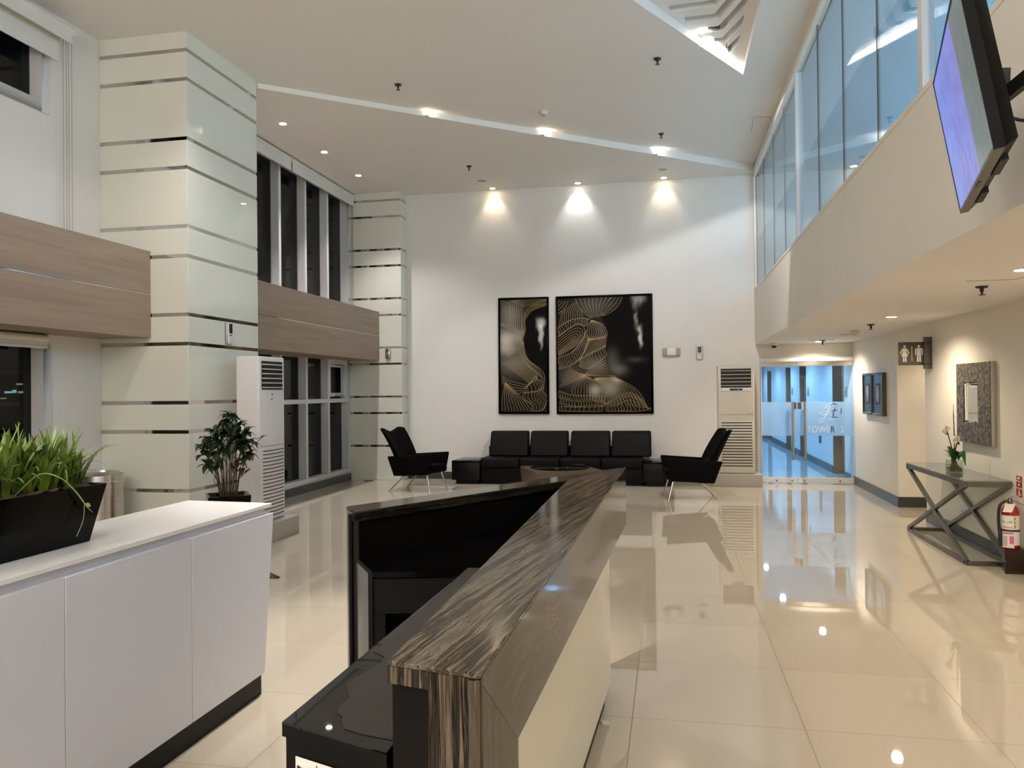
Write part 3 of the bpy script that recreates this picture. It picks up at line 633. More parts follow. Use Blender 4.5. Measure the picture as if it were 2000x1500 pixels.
blind(8.58, 11.17, 5.21, 5.00, XL+0.09, 'white roller blind rolled up at the tall far window, the one beside the thick column')
bl = blind(-4.8, 6.60, 5.13, 4.97, XL+0.15, 'cream roller blind hanging in front under the ceiling, above the planter')
cords(bl, 0, 3.06-5.13, (5.69, 5.73, 5.76, 5.80), -0.08)
bl = blind(-4.8, 6.545, 5.10, 4.79, XL+0.048, 'cream roller blind hanging lower behind the front blind, above the planter')
blind(-4.8, 6.37, 2.165, 2.05, XL+0.06, 'cream roller blind rolled up under the wood beam at the window behind the planter')

# ================================================================== CEILING FITTINGS
def downlight(x, y, z, label, m=M_LAMPC, r=0.05, square=False, power=0, ang=70, target=None, color=SOFT, group=None, drop=0.004, srad=0.03):
    t = thing('downlight', label, 'ceiling light', (x, y, z), 0, group)
    if square:
        MB().box(-r*1.3, r*1.3, -r*1.3, r*1.3, -drop, 0.0).build('trim', M_CEILWHITE, t)
        MB().lathe([(0, 0), (r*0.8, 0), (r*0.8, 0.002), (0, 0.002)], 20).build('lens', m, t, (0, 0, -drop-0.003))
    else:
        MB().lathe([(r*0.9, -drop), (r*1.25, -drop), (r*1.3, 0), (r*0.9, 0)], 24).build('trim', M_CEILWHITE, t, smooth=40)
        MB().lathe([(0, 0), (r*0.9, 0), (r*0.9, 0.002), (0, 0.002)], 20).build('lens', m, t, (0, 0, -drop-0.002))
    if power:
        tg = target or (x, y, 0)
        spot('lamp_beam', (x, y, z-drop-0.03), tg, power, ang, 0.7, color, srad, t)
    return t
for y, lab, m in ((9.82, 'small square spotlight in the ceiling next to the thick column', M_LAMPS), (11.12, 'middle one of the three square spotlights along the tall dark window, the brightest', M_LAMPC), (12.45, 'small square spotlight in the ceiling beside the far corner column', M_LAMPS)):
    downlight(-5.07, y, ZF, lab, m, 0.055, True, 185, 105, (-4.0, y, 0), NEUT)
for x, lab, m, c, p in ((-3.08, 'warm wall-washing downlight above the narrow painting side of the end wall', M_LAMPW, WARM, 14), (-1.55, 'cool white wall-washing downlight over the gap between the two paintings', M_LAMPC, NEUT, 26), (-0.07, 'warm wall-washing downlight above the emergency light on the end wall', M_LAMPW, WARM, 14)):
    downlight(x, 13.80, ZF, lab, m, 0.05, False, p, 84, (x, 13.95, 4.75), c)
for x, y, lab, m, c in ((-3.10, 10.02, 'warm cove spotlight at the ceiling step, the one toward the thick column', M_LAMPW, WARM), (-1.74, 11.15, 'warm cove spotlight at the middle of the ceiling step', M_LAMPW, WARM), (-0.17, 12.45, 'white cove spotlight at the ceiling step near the gallery glazing', M_LAMPC, NEUT)):
    t = thing('cove_spotlight', lab, 'ceiling light', (x, y-0.045, ZF))
    MB().lathe([(0, 0), (0.028, 0.0), (0.030, 0.008), (0.024, 0.014), (0, 0.014)], 18).build('lamp_head', M_CEILWHITE, t, smooth=40)
    MB().lathe([(0, 0.014), (0.022, 0.0145), (0.0, 0.016)], 14).build('lens', m, t)
    spot('lamp_beam', (x, y-0.045, ZF+0.025), (x, y+0.02, ZF+0.10), 5.0, 165, 0.5, c, 0.008, t)
# lamp in the chevron slots
t = thing('slot_spotlight', 'bright spotlight with black housing in the chevron slots of the ceiling recess', 'ceiling light', (0.42, 8.545, 5.375))
MB().box(0.0, 0.13, -0.05, 0.05, 0.0, 0.09).build('housing', M_BLACKPL, t, bevel=0.01)
MB().lathe([(0, 0), (0.055, 0.0), (0.06, 0.015), (0.05, 0.04), (0, 0.04)], 20).build('reflector', M_LAMPC, t, (-0.05, 0, -0.012), smooth=40)
spot('lamp_beam', (0.445, 8.545, 5.338), (0.4, 14.0, 2.4), 400, 78, 0.2, NEUT, 0.008, t)
# under the gallery
for x, y, lab in ((2.30, 9.0, 'recessed downlight in the low ceiling before the washroom sign'), (2.22, 5.60, 'recessed downlight in the low ceiling above the console table end'), (2.35, 13.45, 'recessed downlight in the low ceiling just before the glass door')):
    downlight(x, y, ZL, lab, M_LAMPC if y > 13 else M_LAMPS, 0.055, False, 118 if y > 13 else 96, 155, None, WARM, srad=0.05)
t = downlight(2.55, 5.02, 5.29, 'round downlight of the mezzanine seen through the gallery glazing beside the television', M_LAMPW, 0.06, False, 30, 130, None, SOFT)

def sprinkler(x, y, z, label):
    t = thing('sprinkler', label, 'sprinkler', (x, y, z))
    MB().lathe([(0, 0), (0.045, 0), (0.040, -0.012), (0.014, -0.018), (0.012, -0.045), (0, -0.045)], 18).build('escutcheon', M_BLACKPL, t, smooth=40)
    MB().lathe([(0, -0.045), (0.007, -0.046), (0.007, -0.060), (0.024, -0.062), (0.024, -0.066), (0, -0.066)], 14).build('deflector', M_BLACKPL, t, smooth=40)
sprinkler(-3.16, 9.02, zn(9), 'black sprinkler head on the front ceiling beside the warm end of the step')
sprinkler(-0.10, 8.95, zn(9), 'black sprinkler head on the ceiling beside the tip of the triangular recess')
sprinkler(-0.09, 11.70, zn(11.7), 'black sprinkler head on the ceiling just before the white lit part of the step')
sprinkler(-3.14, 12.35, ZF, 'black sprinkler head on the rear ceiling before the narrow painting')
sprinkler(2.33, 10.0, ZL, 'black sprinkler head in the low ceiling beside the beige smoke detector')
sprinkler(2.36, 13.2, ZL, 'black sprinkler head in the low ceiling beside the downlight at the glass door')
sprinkler(2.28, 6.46, ZL, 'black sprinkler head in the low ceiling under the television')
def smoke(x, y, z, label):
    t = thing('smoke_detector', label, 'smoke detector', (x, y, z))
    MB().lathe([(0, 0), (0.06, 0), (0.06, -0.022), (0.045, -0.05), (0.02, -0.055), (0, -0.055)], 24).build('housing', M_CREAM, t, smooth=35)
    MB().lathe([(0, -0.055), (0.022, -0.056), (0.018, -0.062), (0, -0.062)], 16).build('sensor', M_GRILL, t, smooth=40)
smoke(-1.61, 10.36, zn(10.4), 'beige smoke detector on the lobby ceiling between the sprinklers')
smoke(2.37, 11.05, ZL, 'beige smoke detector in the low ceiling on the way to the glass door')
def speaker(x, y, z, label):
    t = thing('ceiling_speaker', label, 'speaker', (x, y, z))
    MB().lathe([(0.085, -0.008), (0.10, -0.008), (0.105, 0), (0.085, 0)], 28).build('rim', M_CEILWHITE, t, smooth=40)
    MB().lathe([(0, -0.012), (0.05, -0.011), (0.085, -0.007), (0.085, 0.0), (0, 0.0)], 24).build('grille', M_GRILL, t, smooth=40)
speaker(-3.14, 13.24, ZF, 'round ceiling speaker above the narrow painting')
speaker(-0.09, 13.25, ZF, 'round ceiling speaker close to the gallery end of the end wall')
speaker(2.40, 11.75, ZL, 'round ceiling speaker in the low ceiling')
t = thing('dome_camera', 'small dome security camera on the low ceiling corner by the glass door', 'security camera', (1.68, 13.62, ZL))
MB().lathe([(0, 0), (0.062, 0), (0.058, -0.035), (0.05, -0.045), (0, -0.045)], 24).build('mount', M_CREAM, t, smooth=35)
MB().lathe([(0.045, -0.045), (0.042, -0.066), (0.028, -0.082), (0, -0.088)], 20).build('dome', M_BLACKPL, t, smooth=60)

# ================================================================== PAINTINGS
def art_mat(name):
    m = mat(name, (0.02, 0.02, 0.02, 1), 0.6, 0, 0.08); n, l, b = NT(m)
    a = n.new('ShaderNodeVertexColor'); a.layer_name = 'paint'; l.new(a.outputs[0], b.inputs['Base Color'])
    return m
M_ART = art_mat('painted_canvas')
M_GOLD = noisy('gold_paint', (0.42, 0.255, 0.05, 1), (0.48, 0.40, 0.25, 1), 4.0, 0.35, spec=0.5, metal=0.1)
def interp(curve, n): return catmull([(p[0], p[1], 0) for p in curve], n)
def painting(label, x0, x1, z0, z1, box, fams, edge, blobs, brush, tilt=0.0):
    """box: the reading frame (u0,u1,v0,v1) the curves below are written in"""
    w, h = x1-x0, z1-z0; fr = 0.035
    t = thing('painting', label, 'painting', (0.5*(x0+x1), YB-0.02, z0)); t.rotation_euler = (0, tilt, 0)
    f = MB(); f.box(-w/2, -w/2+fr, -0.03, 0.018, 0, h).box(w/2-fr, w/2, -0.03, 0.018, 0, h).box(-w/2+fr, w/2-fr, -0.03, 0.018, 0, fr).box(-w/2+fr, w/2-fr, -0.03, 0.018, h-fr, h)
    f.build('frame', M_BLACK, t, bevel=0.003, segs=1)
    u0, u1, v0, v1 = box
    def P(u, v): return (-w/2+fr+(u-u0)/(u1-u0)*(w-2*fr), fr+(v1-v)/(v1-v0)*(h-2*fr))
    nu, nv = 70, 96
    c = MB().grid(lambda a, q: (-w/2+fr+a*(w-2*fr), -0.012, fr+q*(h-2*fr)), nu, nv)
    o = c.build('canvas', M_ART, t); me = o.data
    E = interp(edge, 60)
    def edge_u(v):
        for i in range(60):
            if E[i].y <= v <= E[i+1].y: return E[i].x+(E[i+1].x-E[i].x)*(v-E[i].y)/max(1e-6, E[i+1].y-E[i].y)
        return E[0].x if v < E[0].y else E[-1].x
    rnd = random.Random(3)
    at = me.color_attributes.new('paint', 'FLOAT_COLOR', 'POINT')
    for i, vv in enumerate(me.vertices):
        u = u0+(vv.co.x+w/2-fr)/(w-2*fr)*(u1-u0); v = v1-(vv.co.z-fr)/(h-2*fr)*(v1-v0)
        inside = 1/(1+math.exp((u-edge_u(v))/5.0))
        k = [0.002+0.009*inside, 0.002+0.007*inside, 0.002+0.005*inside]
        for (bu, bv, su, sv, g, tint, need) in blobs:
            q = math.exp(-((u-bu)/su)**2-((v-bv)/sv)**2)*g
            if need is not None: q *= inside if need else (1-inside)
            for j in range(3): k[j] += q*tint[j]
        for (bu, bv0, bv1, su, g) in brush:
            q = math.exp(-((u-bu-6*math.sin(v*0.05))/su)**4)*(1/(1+math.exp(-(v-bv0)/9))-1/(1+math.exp(-(v-bv1)/14)))*g*(0.75+0.5*rnd.random())
            for j in range(3): k[j] += max(0, q)*(0.95, 0.94, 0.88)[j]
        at.data[i].color = (*k, 1)
    g = MB(); lw = (w-2*fr)/(u1-u0)*1.25
    def ribbon(pts):
        vs = []; fs = []; n = len(pts)
        for i, p in enumerate(pts):
            d = Vector(pts[min(i+1, n-1)])-Vector(pts[max(i-1, 0)]); q = Vector((-d.y, d.x, 0)); q = q.normalized() if q.length > 1e-6 else Vector((0, 1, 0))
            for s in (-1, 1):
                uu, vv = p[0]+q.x*0, p[1]; X, Z = P(min(max(uu, u0), u1), min(max(vv, v0), v1))
                vs.append((X+s*q.x*lw, -0.0135, Z-s*q.y*lw))
        for i in range(n-1): fs.append((2*i, 2*i+1, 2*i+3, 2*i+2))
        g.add(vs, fs)
    for kind, A, B, N in fams:
        a = interp(A, 22); c2 = interp(B, 22)
        if kind == 'rib':
            for i in range(N):
                s = i/(N-1); ribbon([(a[k]*(1-s)+c2[k]*s) for k in range(23)])
        else:
            a = interp(A, 60); c2 = interp(B, 60); ribbon(a); ribbon(c2)
            for i in range(N):
                s = i/(N-1); k = int(s*60); p, q = a[k], c2[k]; d = q-p; nn = Vector((-d.y, d.x, 0))*0.12
                ribbon([p+d*(j/8)+nn*math.sin(2*PI*j/8) for j in range(9)])
    g.build('gold_linework', M_GOLD, o)
    return t
G = (0.20, 0.185, 0.16)
painting('narrow framed abstract painting with gold contour lines, beside the larger one', -3.03, -2.112, 1.18, 3.26, (90, 615, 140, 1410),
  [('rib', [(95, 230), (125, 240), (110, 280)], [(95, 150), (190, 190), (190, 300)], 4), ('rib', [(200, 150), (205, 300), (190, 420)], [(350, 200), (330, 330), (330, 480)], 7),
   ('rib', [(210, 150), (330, 200), (420, 215), (610, 165)], [(260, 145), (400, 150), (610, 142)], 4), ('rib', [(610, 185), (430, 230), (340, 350), (340, 520)], [(610, 215), (450, 270), (370, 380), (375, 480), (350, 560)], 4),
   ('rib', [(95, 470), (110, 560), (140, 640), (110, 720)], [(330, 560), (310, 640), (280, 700), (180, 780)], 9), ('rib', [(95, 430), (200, 470), (340, 530)], [(95, 400), (220, 430), (330, 500)], 4),
   ('rib', [(340, 600), (300, 720), (380, 870), (500, 970)], [(350, 620), (390, 800), (560, 950), (590, 1080)], 6), ('rib', [(110, 850), (250, 960), (400, 1080), (370, 1160)], [(300, 760), (420, 900), (500, 990), (400, 1100)], 10),
   ('rib', [(105, 1000), (200, 1060), (400, 1110)], [(105, 1080), (250, 1200), (345, 1180)], 5), ('rib', [(140, 1080), (110, 1250), (105, 1400)], [(150, 1080), (330, 1250), (440, 1400)], 10),
   ('rung', [(345, 1200), (500, 1180), (580, 1130)], [(440, 1400), (560, 1390), (612, 1290)], 10), ('rung', [(390, 1110), (480, 1050), (500, 1000)], [(350, 1190), (500, 1170), (580, 1110)], 8)],
  [(560, 140), (430, 260), (360, 380), (372, 480), (345, 600), (375, 740), (420, 860), (540, 960), (590, 1090), (615, 1200), (630, 1410)],
  [(200, 330, 120, 160, 0.9, G, True), (150, 590, 90, 90, 2.4, G, True), (300, 560, 90, 80, 1.2, G, True), (230, 860, 190, 130, 0.7, G, True), (150, 700, 120, 60, 1.3, G, True)],
  [(545, 365, 450, 48, 0.55), (548, 430, 610, 26, 0.55), (552, 590, 690, 12, 0.3)], 0.005)
painting('large framed abstract painting with gold contour lines over the sofa', -1.978, -0.287, 1.175, 3.255, (745, 1795, 115, 1415),
  [('rib', [(746, 165), (757, 150), (765, 140)], [(746, 290), (820, 230), (870, 140)], 4), ('rib', [(790, 260), (775, 350), (755, 440)], [(950, 150), (1010, 250), (1030, 345)], 11),
   ('rib', [(950, 118), (1000, 230), (1120, 350)], [(1350, 118), (1300, 200), (1240, 330)], 9), ('rib', [(1370, 118), (1310, 180), (1250, 310)], [(1480, 118), (1440, 210), (1350, 290), (1260, 330)], 4),
   ('rib', [(746, 715), (880, 605), (925, 575), (900, 610), (746, 730)], [(746, 560), (900, 450), (1000, 425), (1050, 470), (1030, 580), (900, 690), (746, 775)], 6),
   ('rung', [(747, 450), (850, 380), (1000, 345), (1110, 360)], [(747, 550), (880, 455), (980, 410), (1060, 440)], 17),
   ('rib', [(1130, 370), (1090, 440), (1085, 520), (1085, 590)], [(1130, 370), (1260, 430), (1300, 560), (1100, 600)], 10), ('rib', [(1085, 600), (1180, 590), (1302, 540)], [(1085, 600), (1060, 760), (1292, 680)], 10),
   ('rung', [(748, 790), (900, 730), (1030, 590), (1075, 480)], [(748, 925), (900, 880), (1010, 790), (1080, 620)], 20), ('rung', [(1010, 800), (1130, 740), (1290, 660)], [(980, 890), (1100, 920), (1280, 800)], 14),
   ('rib', [(870, 890), (930, 950), (1050, 990)], [(746, 1130), (900, 1080), (1050, 1005)], 10), ('rib', [(1050, 990), (1100, 930), (1280, 800)], [(1050, 1000), (1200, 1010), (1340, 1000)], 8),
   ('rib', [(1050, 1010), (950, 1080), (900, 1150), (905, 1220)], [(1070, 1010), (1200, 1080), (1280, 1180), (1260, 1330)], 12), ('rib', [(1150, 1030), (1350, 1030), (1500, 1080), (1650, 1190), (1750, 1370)], [(1150, 1040), (1300, 1150), (1280, 1240), (1270, 1330)], 13),
   ('rung', [(748, 1170), (900, 1220), (1100, 1230), (1260, 1240)], [(748, 1320), (950, 1350), (1150, 1340), (1270, 1350)], 20), ('rung', [(748, 1350), (1000, 1360), (1250, 1355)], [(748, 1400), (960, 1410), (1230, 1410)], 11),
   ('rung', [(1290, 1360), (1400, 1340), (1500, 1290), (1590, 1290), (1750, 1370)], [(1290, 1410), (1400, 1410), (1500, 1410), (1650, 1412), (1790, 1380)], 14), ('rib', [(1280, 1340), (1400, 1320), (1550, 1250), (1740, 1350)], [(1280, 1320), (1420, 1240), (1560, 1200), (1700, 1280)], 4)],
  [(1490, 115), (1430, 230), (1255, 330), (1255, 380), (1300, 500), (1308, 600), (1290, 700), (1280, 830), (1310, 930), (1400, 1030), (1560, 1110), (1690, 1220), (1760, 1380), (1800, 1415)],
  [(1150, 200, 200, 120, 0.35, G, True), (1180, 880, 140, 90, 0.6, G, True), (880, 1000, 140, 120, 0.35, G, True), (1160, 1170, 60, 60, 1.7, G, True), (1330, 1150, 110, 90, 1.2, G, True), (1420, 1040, 60, 40, 2.2, G, True),
   (1360, 850, 70, 130, 0.42, G, False), (1440, 940, 80, 60, 0.6, G, False), (1620, 830, 90, 30, 0.25, G, False), (1000, 620, 90, 100, 0.15, G, True), (1240, 500, 60, 90, 0.25, G, True)],
  [(1660, 100, 170, 75, 0.30), (1625, 150, 260, 26, 0.13), (1680, 160, 215, 18, 0.15), (1630, 310, 430, 18, 0.26), (1668, 450, 500, 32, 0.28), (1672, 480, 600, 15, 0.42), (1682, 560, 670, 17, 0.50)])

# ================================================================== SOFA GROUP
t = thing('sofa', 'long black four-seat sofa under the large painting', 'sofa', (-1.83, 13.5, 0))
MB().box(-1.37, 1.37, -0.29, 0.40, 0.05, 0.295).build('base', M_LEATHER, t, bevel=0.01)
MB().box(-1.33, 1.33, -0.23, 0.34, 0.0, 0.05).build('plinth', M_BLACKMATT, t)
MB().box(-1.36, 1.36, 0.28, 0.42, 0.295, 0.62).build('back_frame', M_LEATHER, t, bevel=0.02)
for k in range(4):
    a = -1.37+0.685*k
    MB().box(a+0.004, a+0.681, -0.36, 0.30, 0.297, 0.455).build('seat_cushion', M_LEATHER, t, bevel=0.032, segs=4)
for a, c in ((-3.12, -2.43), (-2.405, -1.735), (-1.70, -1.015), (-0.995, -0.325)):
    o = MB().grid(lambda u, v: (0, 0, 0), 1, 1)
    bb = MB()
    bb.hexa([(a+1.83, -0.02, 0.46), (c+1.83, -0.02, 0.46), (c+1.83, 0.17, 0.46), (a+1.83, 0.17, 0.46)], [(a+1.83+0.008, 0.12, 0.89), (c+1.83-0.008, 0.12, 0.89), (c+1.83-0.008, 0.28, 0.89), (a+1.83+0.008, 0.28, 0.89)])
    bb.build('back_cushion', M_LEATHER, t, bevel=0.032, segs=4)
def sidetable(x0, x1, label):
    t = thing('side_table', label, 'side table', (0.5*(x0+x1), 13.52, 0)); h = 0.5*(x1-x0)
    MB().box(-h, h, -0.37, 0.37, 0.075, 0.375).build('box_body', M_BLACKMATT, t, bevel=0.004)
    MB().box(-h, h, -0.375, 0.375, 0.376, 0.405).build('table_top', M_BLACK, t, bevel=0.004)
    MB().box(-h+0.05, h-0.05, -0.27, 0.30, 0, 0.075).build('plinth', M_BLACKMATT, t)
sidetable(-3.70, -3.21, 'low black box table at the sofa end by the corner column')
sidetable(-0.45, 0.04, 'low black box table at the sofa end by the air conditioner')
t = thing('coffee_table', 'low taupe coffee table with black glass top before the sofa', 'coffee table', (-1.72, 12.36, 0), math.radians(24))
def sq(s): return [(-s, -s), (s, -s), (s, s), (-s, s)]
MB().hexa([(x*0.93, y*0.93, 0.0) for x, y in sq(0.52)], [(x, y, 0.375) for x, y in sq(0.52)]).build('body', M_TABLEBROWN, t, bevel=0.004)
MB().lathe([(0, 0.376), (0.46, 0.376), (0.47, 0.384), (0.46, 0.392), (0, 0.392)], 40).build('glass_top', M_BLACK, t, smooth=40)

def armchair(label, loc, rz):
    """local +x is the way the sitter faces"""
    t = thing('armchair', label, 'armchair', loc, rz)
    # one upholstered shell: winged back with two raised ears
    def back(u, v, side):
        y = (u-0.5)*2
        hw = lerp(0.255, 0.335, v**1.1)
        top = 0.945+0.075*abs(math.sin(abs(y)*PI*0.5))**2.2-0.03*max(0, abs(y)-0.80)/0.2
        z = lerp(0.25, top, v)
        x = lerp(-0.27, -0.62, (z-0.25)/0.75)
        wing = 0.10*abs(y)**2.4*math.sin(PI*min(1, v*0.62+0.12))
        th = lerp(0.17, 0.075, v)*(1-0.35*abs(y)**3)
        return (x+wing+(th if side else 0.0), y*hw, z)
    b = MB(); nu, nv = 20, 16
    for side in (0, 1): b.grid(lambda u, v, s=side: back(u, v, s), nu, nv)
    o = (nu+1)*(nv+1)
    ring = [i for i in range(nu+1)]+[j*(nu+1)+nu for j in range(1, nv+1)]+[nv*(nu+1)+i for i in range(nu-1, -1, -1)]+[j*(nu+1) for j in range(nv-1, 0, -1)]
    for i in range(len(ring)):
        p, q = ring[i], ring[(i+1) % len(ring)]; b.f.append([p, q, q+o, p+o]); b.m.append(0)
    b.build('backrest', M_FABRIC, t, smooth=55)
    # seat shell and cushion
    b = MB(); prof = [(-0.30, 0.255), (0.33, 0.30), (0.345, 0.36), (-0.20, 0.345)]
    b.prism(prof, 'y', -0.275, 0.275); b.build('seat_shell', M_FABRIC, t, bevel=0.012)
    b = MB(); b.prism([(-0.20, 0.345), (0.355, 0.362), (0.365, 0.43), (-0.22, 0.44)], 'y', -0.235, 0.235); b.build('seat_cushion', M_FABRIC, t, bevel=0.028, segs=3)
    for s in (-1, 1):
        b = MB(); pr = [(-0.32, 0.25), (0.30, 0.285), (0.365, 0.605), (0.34, 0.612), (-0.44, 0.560)]
        b.prism(pr, 'y', s*0.245 if s > 0 else -0.315, 0.315 if s > 0 else -0.245)
        b.build('armrest', M_FABRIC, t, bevel=0.018, segs=3)
    for s in (-1, 1):
        MB().tube([(0.25, s*0.24, 0.285), (0.33, s*0.285, 0.0)], [0.014, 0.010], 12).build('leg', M_CHROME, t, smooth=50)
        MB().tube([(-0.16, s*0.22, 0.27), (-0.42, s*0.275, 0.0)], [0.014, 0.010], 12).build('leg', M_CHROME, t, smooth=50)
    return t
ch = armchair('black winged armchair on steel legs before the corner column', (-3.98, 12.29, 0), math.radians(-12))
c2 = copytree(ch); c2.location = (0.24, 11.84, 0); c2.rotation_euler = (0, 0, math.radians(188)); c2['label'] = 'black winged armchair on steel legs before the tall air conditioner of the end wall'

# ================================================================== AIR CONDITIONERS
def aircon(label, loc, rz, body, w=0.577, depth=0.27, H=1.76, curved=False, pw=0.77, pd=0.42, ph=0.205):
    """local -y is the front; plinth centred on the origin"""
    t = thing('air_conditioner', label, 'air conditioner', loc, rz)
    z0 = ph+0.005
    MB().box(-w/2, w/2, -depth/2, depth/2, z0, z0+H).build('cabinet', body, t, bevel=0.014, segs=3)
    # discharge grille
    g = MB().box(-w/2+0.05, w/2-0.05, -depth/2-0.004, -depth/2+0.002, z0+H-0.36, z0+H-0.05).build('outlet_opening', M_DARK, t)
    for k in range(5 if not curved else 6):
        z = z0+H-0.085-(0.060 if not curved else 0.050)*k
        MB().box(-w/2+0.055, w/2-0.055, -depth/2-0.016, -depth/2-0.002, z-0.006, z+0.004).build('louvre', body, g, bevel=0.002, segs=1)
    if not curved:
        cs = MB().box(-w/2+0.05, w/2-0.05, -depth/2-0.012, -depth/2+0.002, z0+H-0.42, z0+H-0.362).build('control_strip', M_CEILWHITE, t, bevel=0.004)
        MB().box(-0.10, 0.10, -depth/2-0.0135, -depth/2-0.0115, z0+H-0.407, z0+H-0.375).build('display', M_DISPLAY, cs)
        MB().box(0.02, 0.06, -depth/2-0.0142, -depth/2-0.0132, z0+H-0.402, z0+H-0.382).build('display_digits', M_BLUELCD, cs)
        MB().box(-0.045, 0.045, -depth/2-0.002, -depth/2+0.001, z0+H-0.487, z0+H-0.478).build('badge', M_GREYALU, t)
        MB().box(-w/2+0.012, w/2-0.008, -depth/2-0.001, -depth/2+0.001, z0+0.955, z0+0.959).build('panel_joint', M_SLOT, t)
        MB().box(0.16, 0.26, -depth/2-0.002, -depth/2+0.001, z0+0.968, z0+0.980).build('badge', M_GREYALU, t)
        zs = [z0+0.12+0.047*k for k in range(16)]
        ip = MB().box(-w/2+0.025, w/2-0.015, -depth/2-0.003, -depth/2+0.001, z0+0.08, z0+0.865).build('intake_panel', body, t, bevel=0.004)
        for z in zs:
            MB().box(-w/2+0.05, w/2-0.04, -depth/2-0.0045, -depth/2-0.002, z-0.008, z+0.010).build('intake_slot', M_SLOT, ip)
    else:
        MB().box(-0.03, 0.05, -depth/2-0.002, -depth/2+0.001, z0+H-0.485, z0+H-0.44).build('energy_label', M_CEILWHITE, t); MB().box(-0.018, 0.0, -depth/2-0.003, -depth/2-0.0015, z0+H-0.475, z0+H-0.450).build('label_print', M_ORCHLEAF, t)
        MB().lathe([(0, 0), (0.010, 0), (0.010, 0.004), (0, 0.004)], 12).build('sensor', M_BLACKPL, t, (0.0, -depth/2+0.001, z0+H-0.41), (PI/2, 0, 0))
        MB().box(-w/2, w/2, -depth/2-0.001, -depth/2+0.001, z0+0.81, z0+0.814).build('panel_joint', M_SLOT, t)
        for k in range(19):
            z = z0+0.055+0.0395*k; b = MB()
            for i in range(8):
                a0 = -w/2+0.07+(w-0.10)*i/8; a1 = -w/2+0.07+(w-0.10)*(i+1)/8
                f = lambda a: -0.006*(1-((a-0.01)/(w/2))**2)
                b.hexa([(a0, -depth/2-0.0025, z+f(a0)-0.006), (a1, -depth/2-0.0025, z+f(a1)-0.006), (a1, -depth/2+0.001, z+f(a1)-0.006), (a0, -depth/2+0.001, z+f(a0)-0.006)],
                       [(a0, -depth/2-0.0025, z+f(a0)+0.004), (a1, -depth/2-0.0025, z+f(a1)+0.004), (a1, -depth/2+0.001, z+f(a1)+0.004), (a0, -depth/2+0.001, z+f(a0)+0.004)])
            b.build('intake_slot', M_SLOT, t)
    pl = MB().box(-pw/2, pw/2, -depth/2-0.12, depth/2+0.03, 0, ph).build('air_conditioner_plinth', M_PLINTH, t, bevel=0.004)
    return t
aircon('tall cream floor air conditioner against the end wall beside the glass door', (1.05, 13.54, 0), 0, M_ACWHITE)
aircon('tall white floor air conditioner standing before the thick column', (-4.435, 8.032, 0), PI/2, M_ACPINK, w=0.56, H=1.785, curved=True, pw=0.76)

# ================================================================== SMALL WALL FITTINGS
t = thing('emergency_light', 'small white emergency light with two lamp heads on the end wall', 'emergency light', (0.025, YB, 2.235))
MB().box(-0.15, 0.15, -0.06, 0, -0.068, 0.068).build('lamp_head', M_GRILL, t, bevel=0.012)
MB().box(-0.075, 0.075, -0.085, -0.055, -0.06, 0.072).build('battery_box', M_CEILWHITE, t, bevel=0.006)
def remote(label, loc, rz):
    t = thing('remote_control', label, 'remote control', loc, rz)
    MB().box(-0.055, 0.055, -0.030, 0, -0.12, 0.12).build('wall_cradle', M_GREYALU, t, bevel=0.008)
    hs = MB().box(-0.045, 0.045, -0.040, -0.028, -0.115, 0.12).build('handset', M_ALU, t, bevel=0.006)
    MB().box(-0.032, 0.032, -0.042, -0.039, 0.0, 0.105).build('screen', M_DISPLAY, hs)
    MB().box(-0.026, 0.026, -0.0425, -0.039, -0.025, -0.016).build('button', M_DISPLAY, hs)
remote('remote control in a wall cradle on the end wall next to the emergency light', (0.495, YB, 2.215), 0)
remote('remote control in a wall cradle on the thick glass column', (-4.75, 7.89, 2.255), PI/2)
t = thing('fragrance_dispenser', 'small silver fragrance dispenser on the corner column by the wood beam', 'dispenser', (-5.0, 13.62, 2.285))
MB().box(-0.048, 0.048, -0.05, 0, -0.095, 0.095).build('case', M_NICKEL, t, bevel=0.02, segs=3)
MB().lathe([(0, 0), (0.012, 0), (0.012, 0.004), (0, 0.004)], 12).build('nozzle', M_BLACKPL, t, (0, -0.048, 0.05), (PI/2, 0, 0))
t = thing('wall_socket', 'small wall socket above the dark skirting behind the console table', 'socket', (XR, 8.93, 0.305))
MB().box(-0.012, 0, -0.06, 0.06, -0.05, 0.05).build('plate', M_ALU, t, bevel=0.004); MB().box(-0.0135, -0.011, -0.03, -0.01, -0.02, 0.02).box(-0.0135, -0.011, 0.01, 0.03, -0.02, 0.02).build('outlet', M_GREYALU, t)
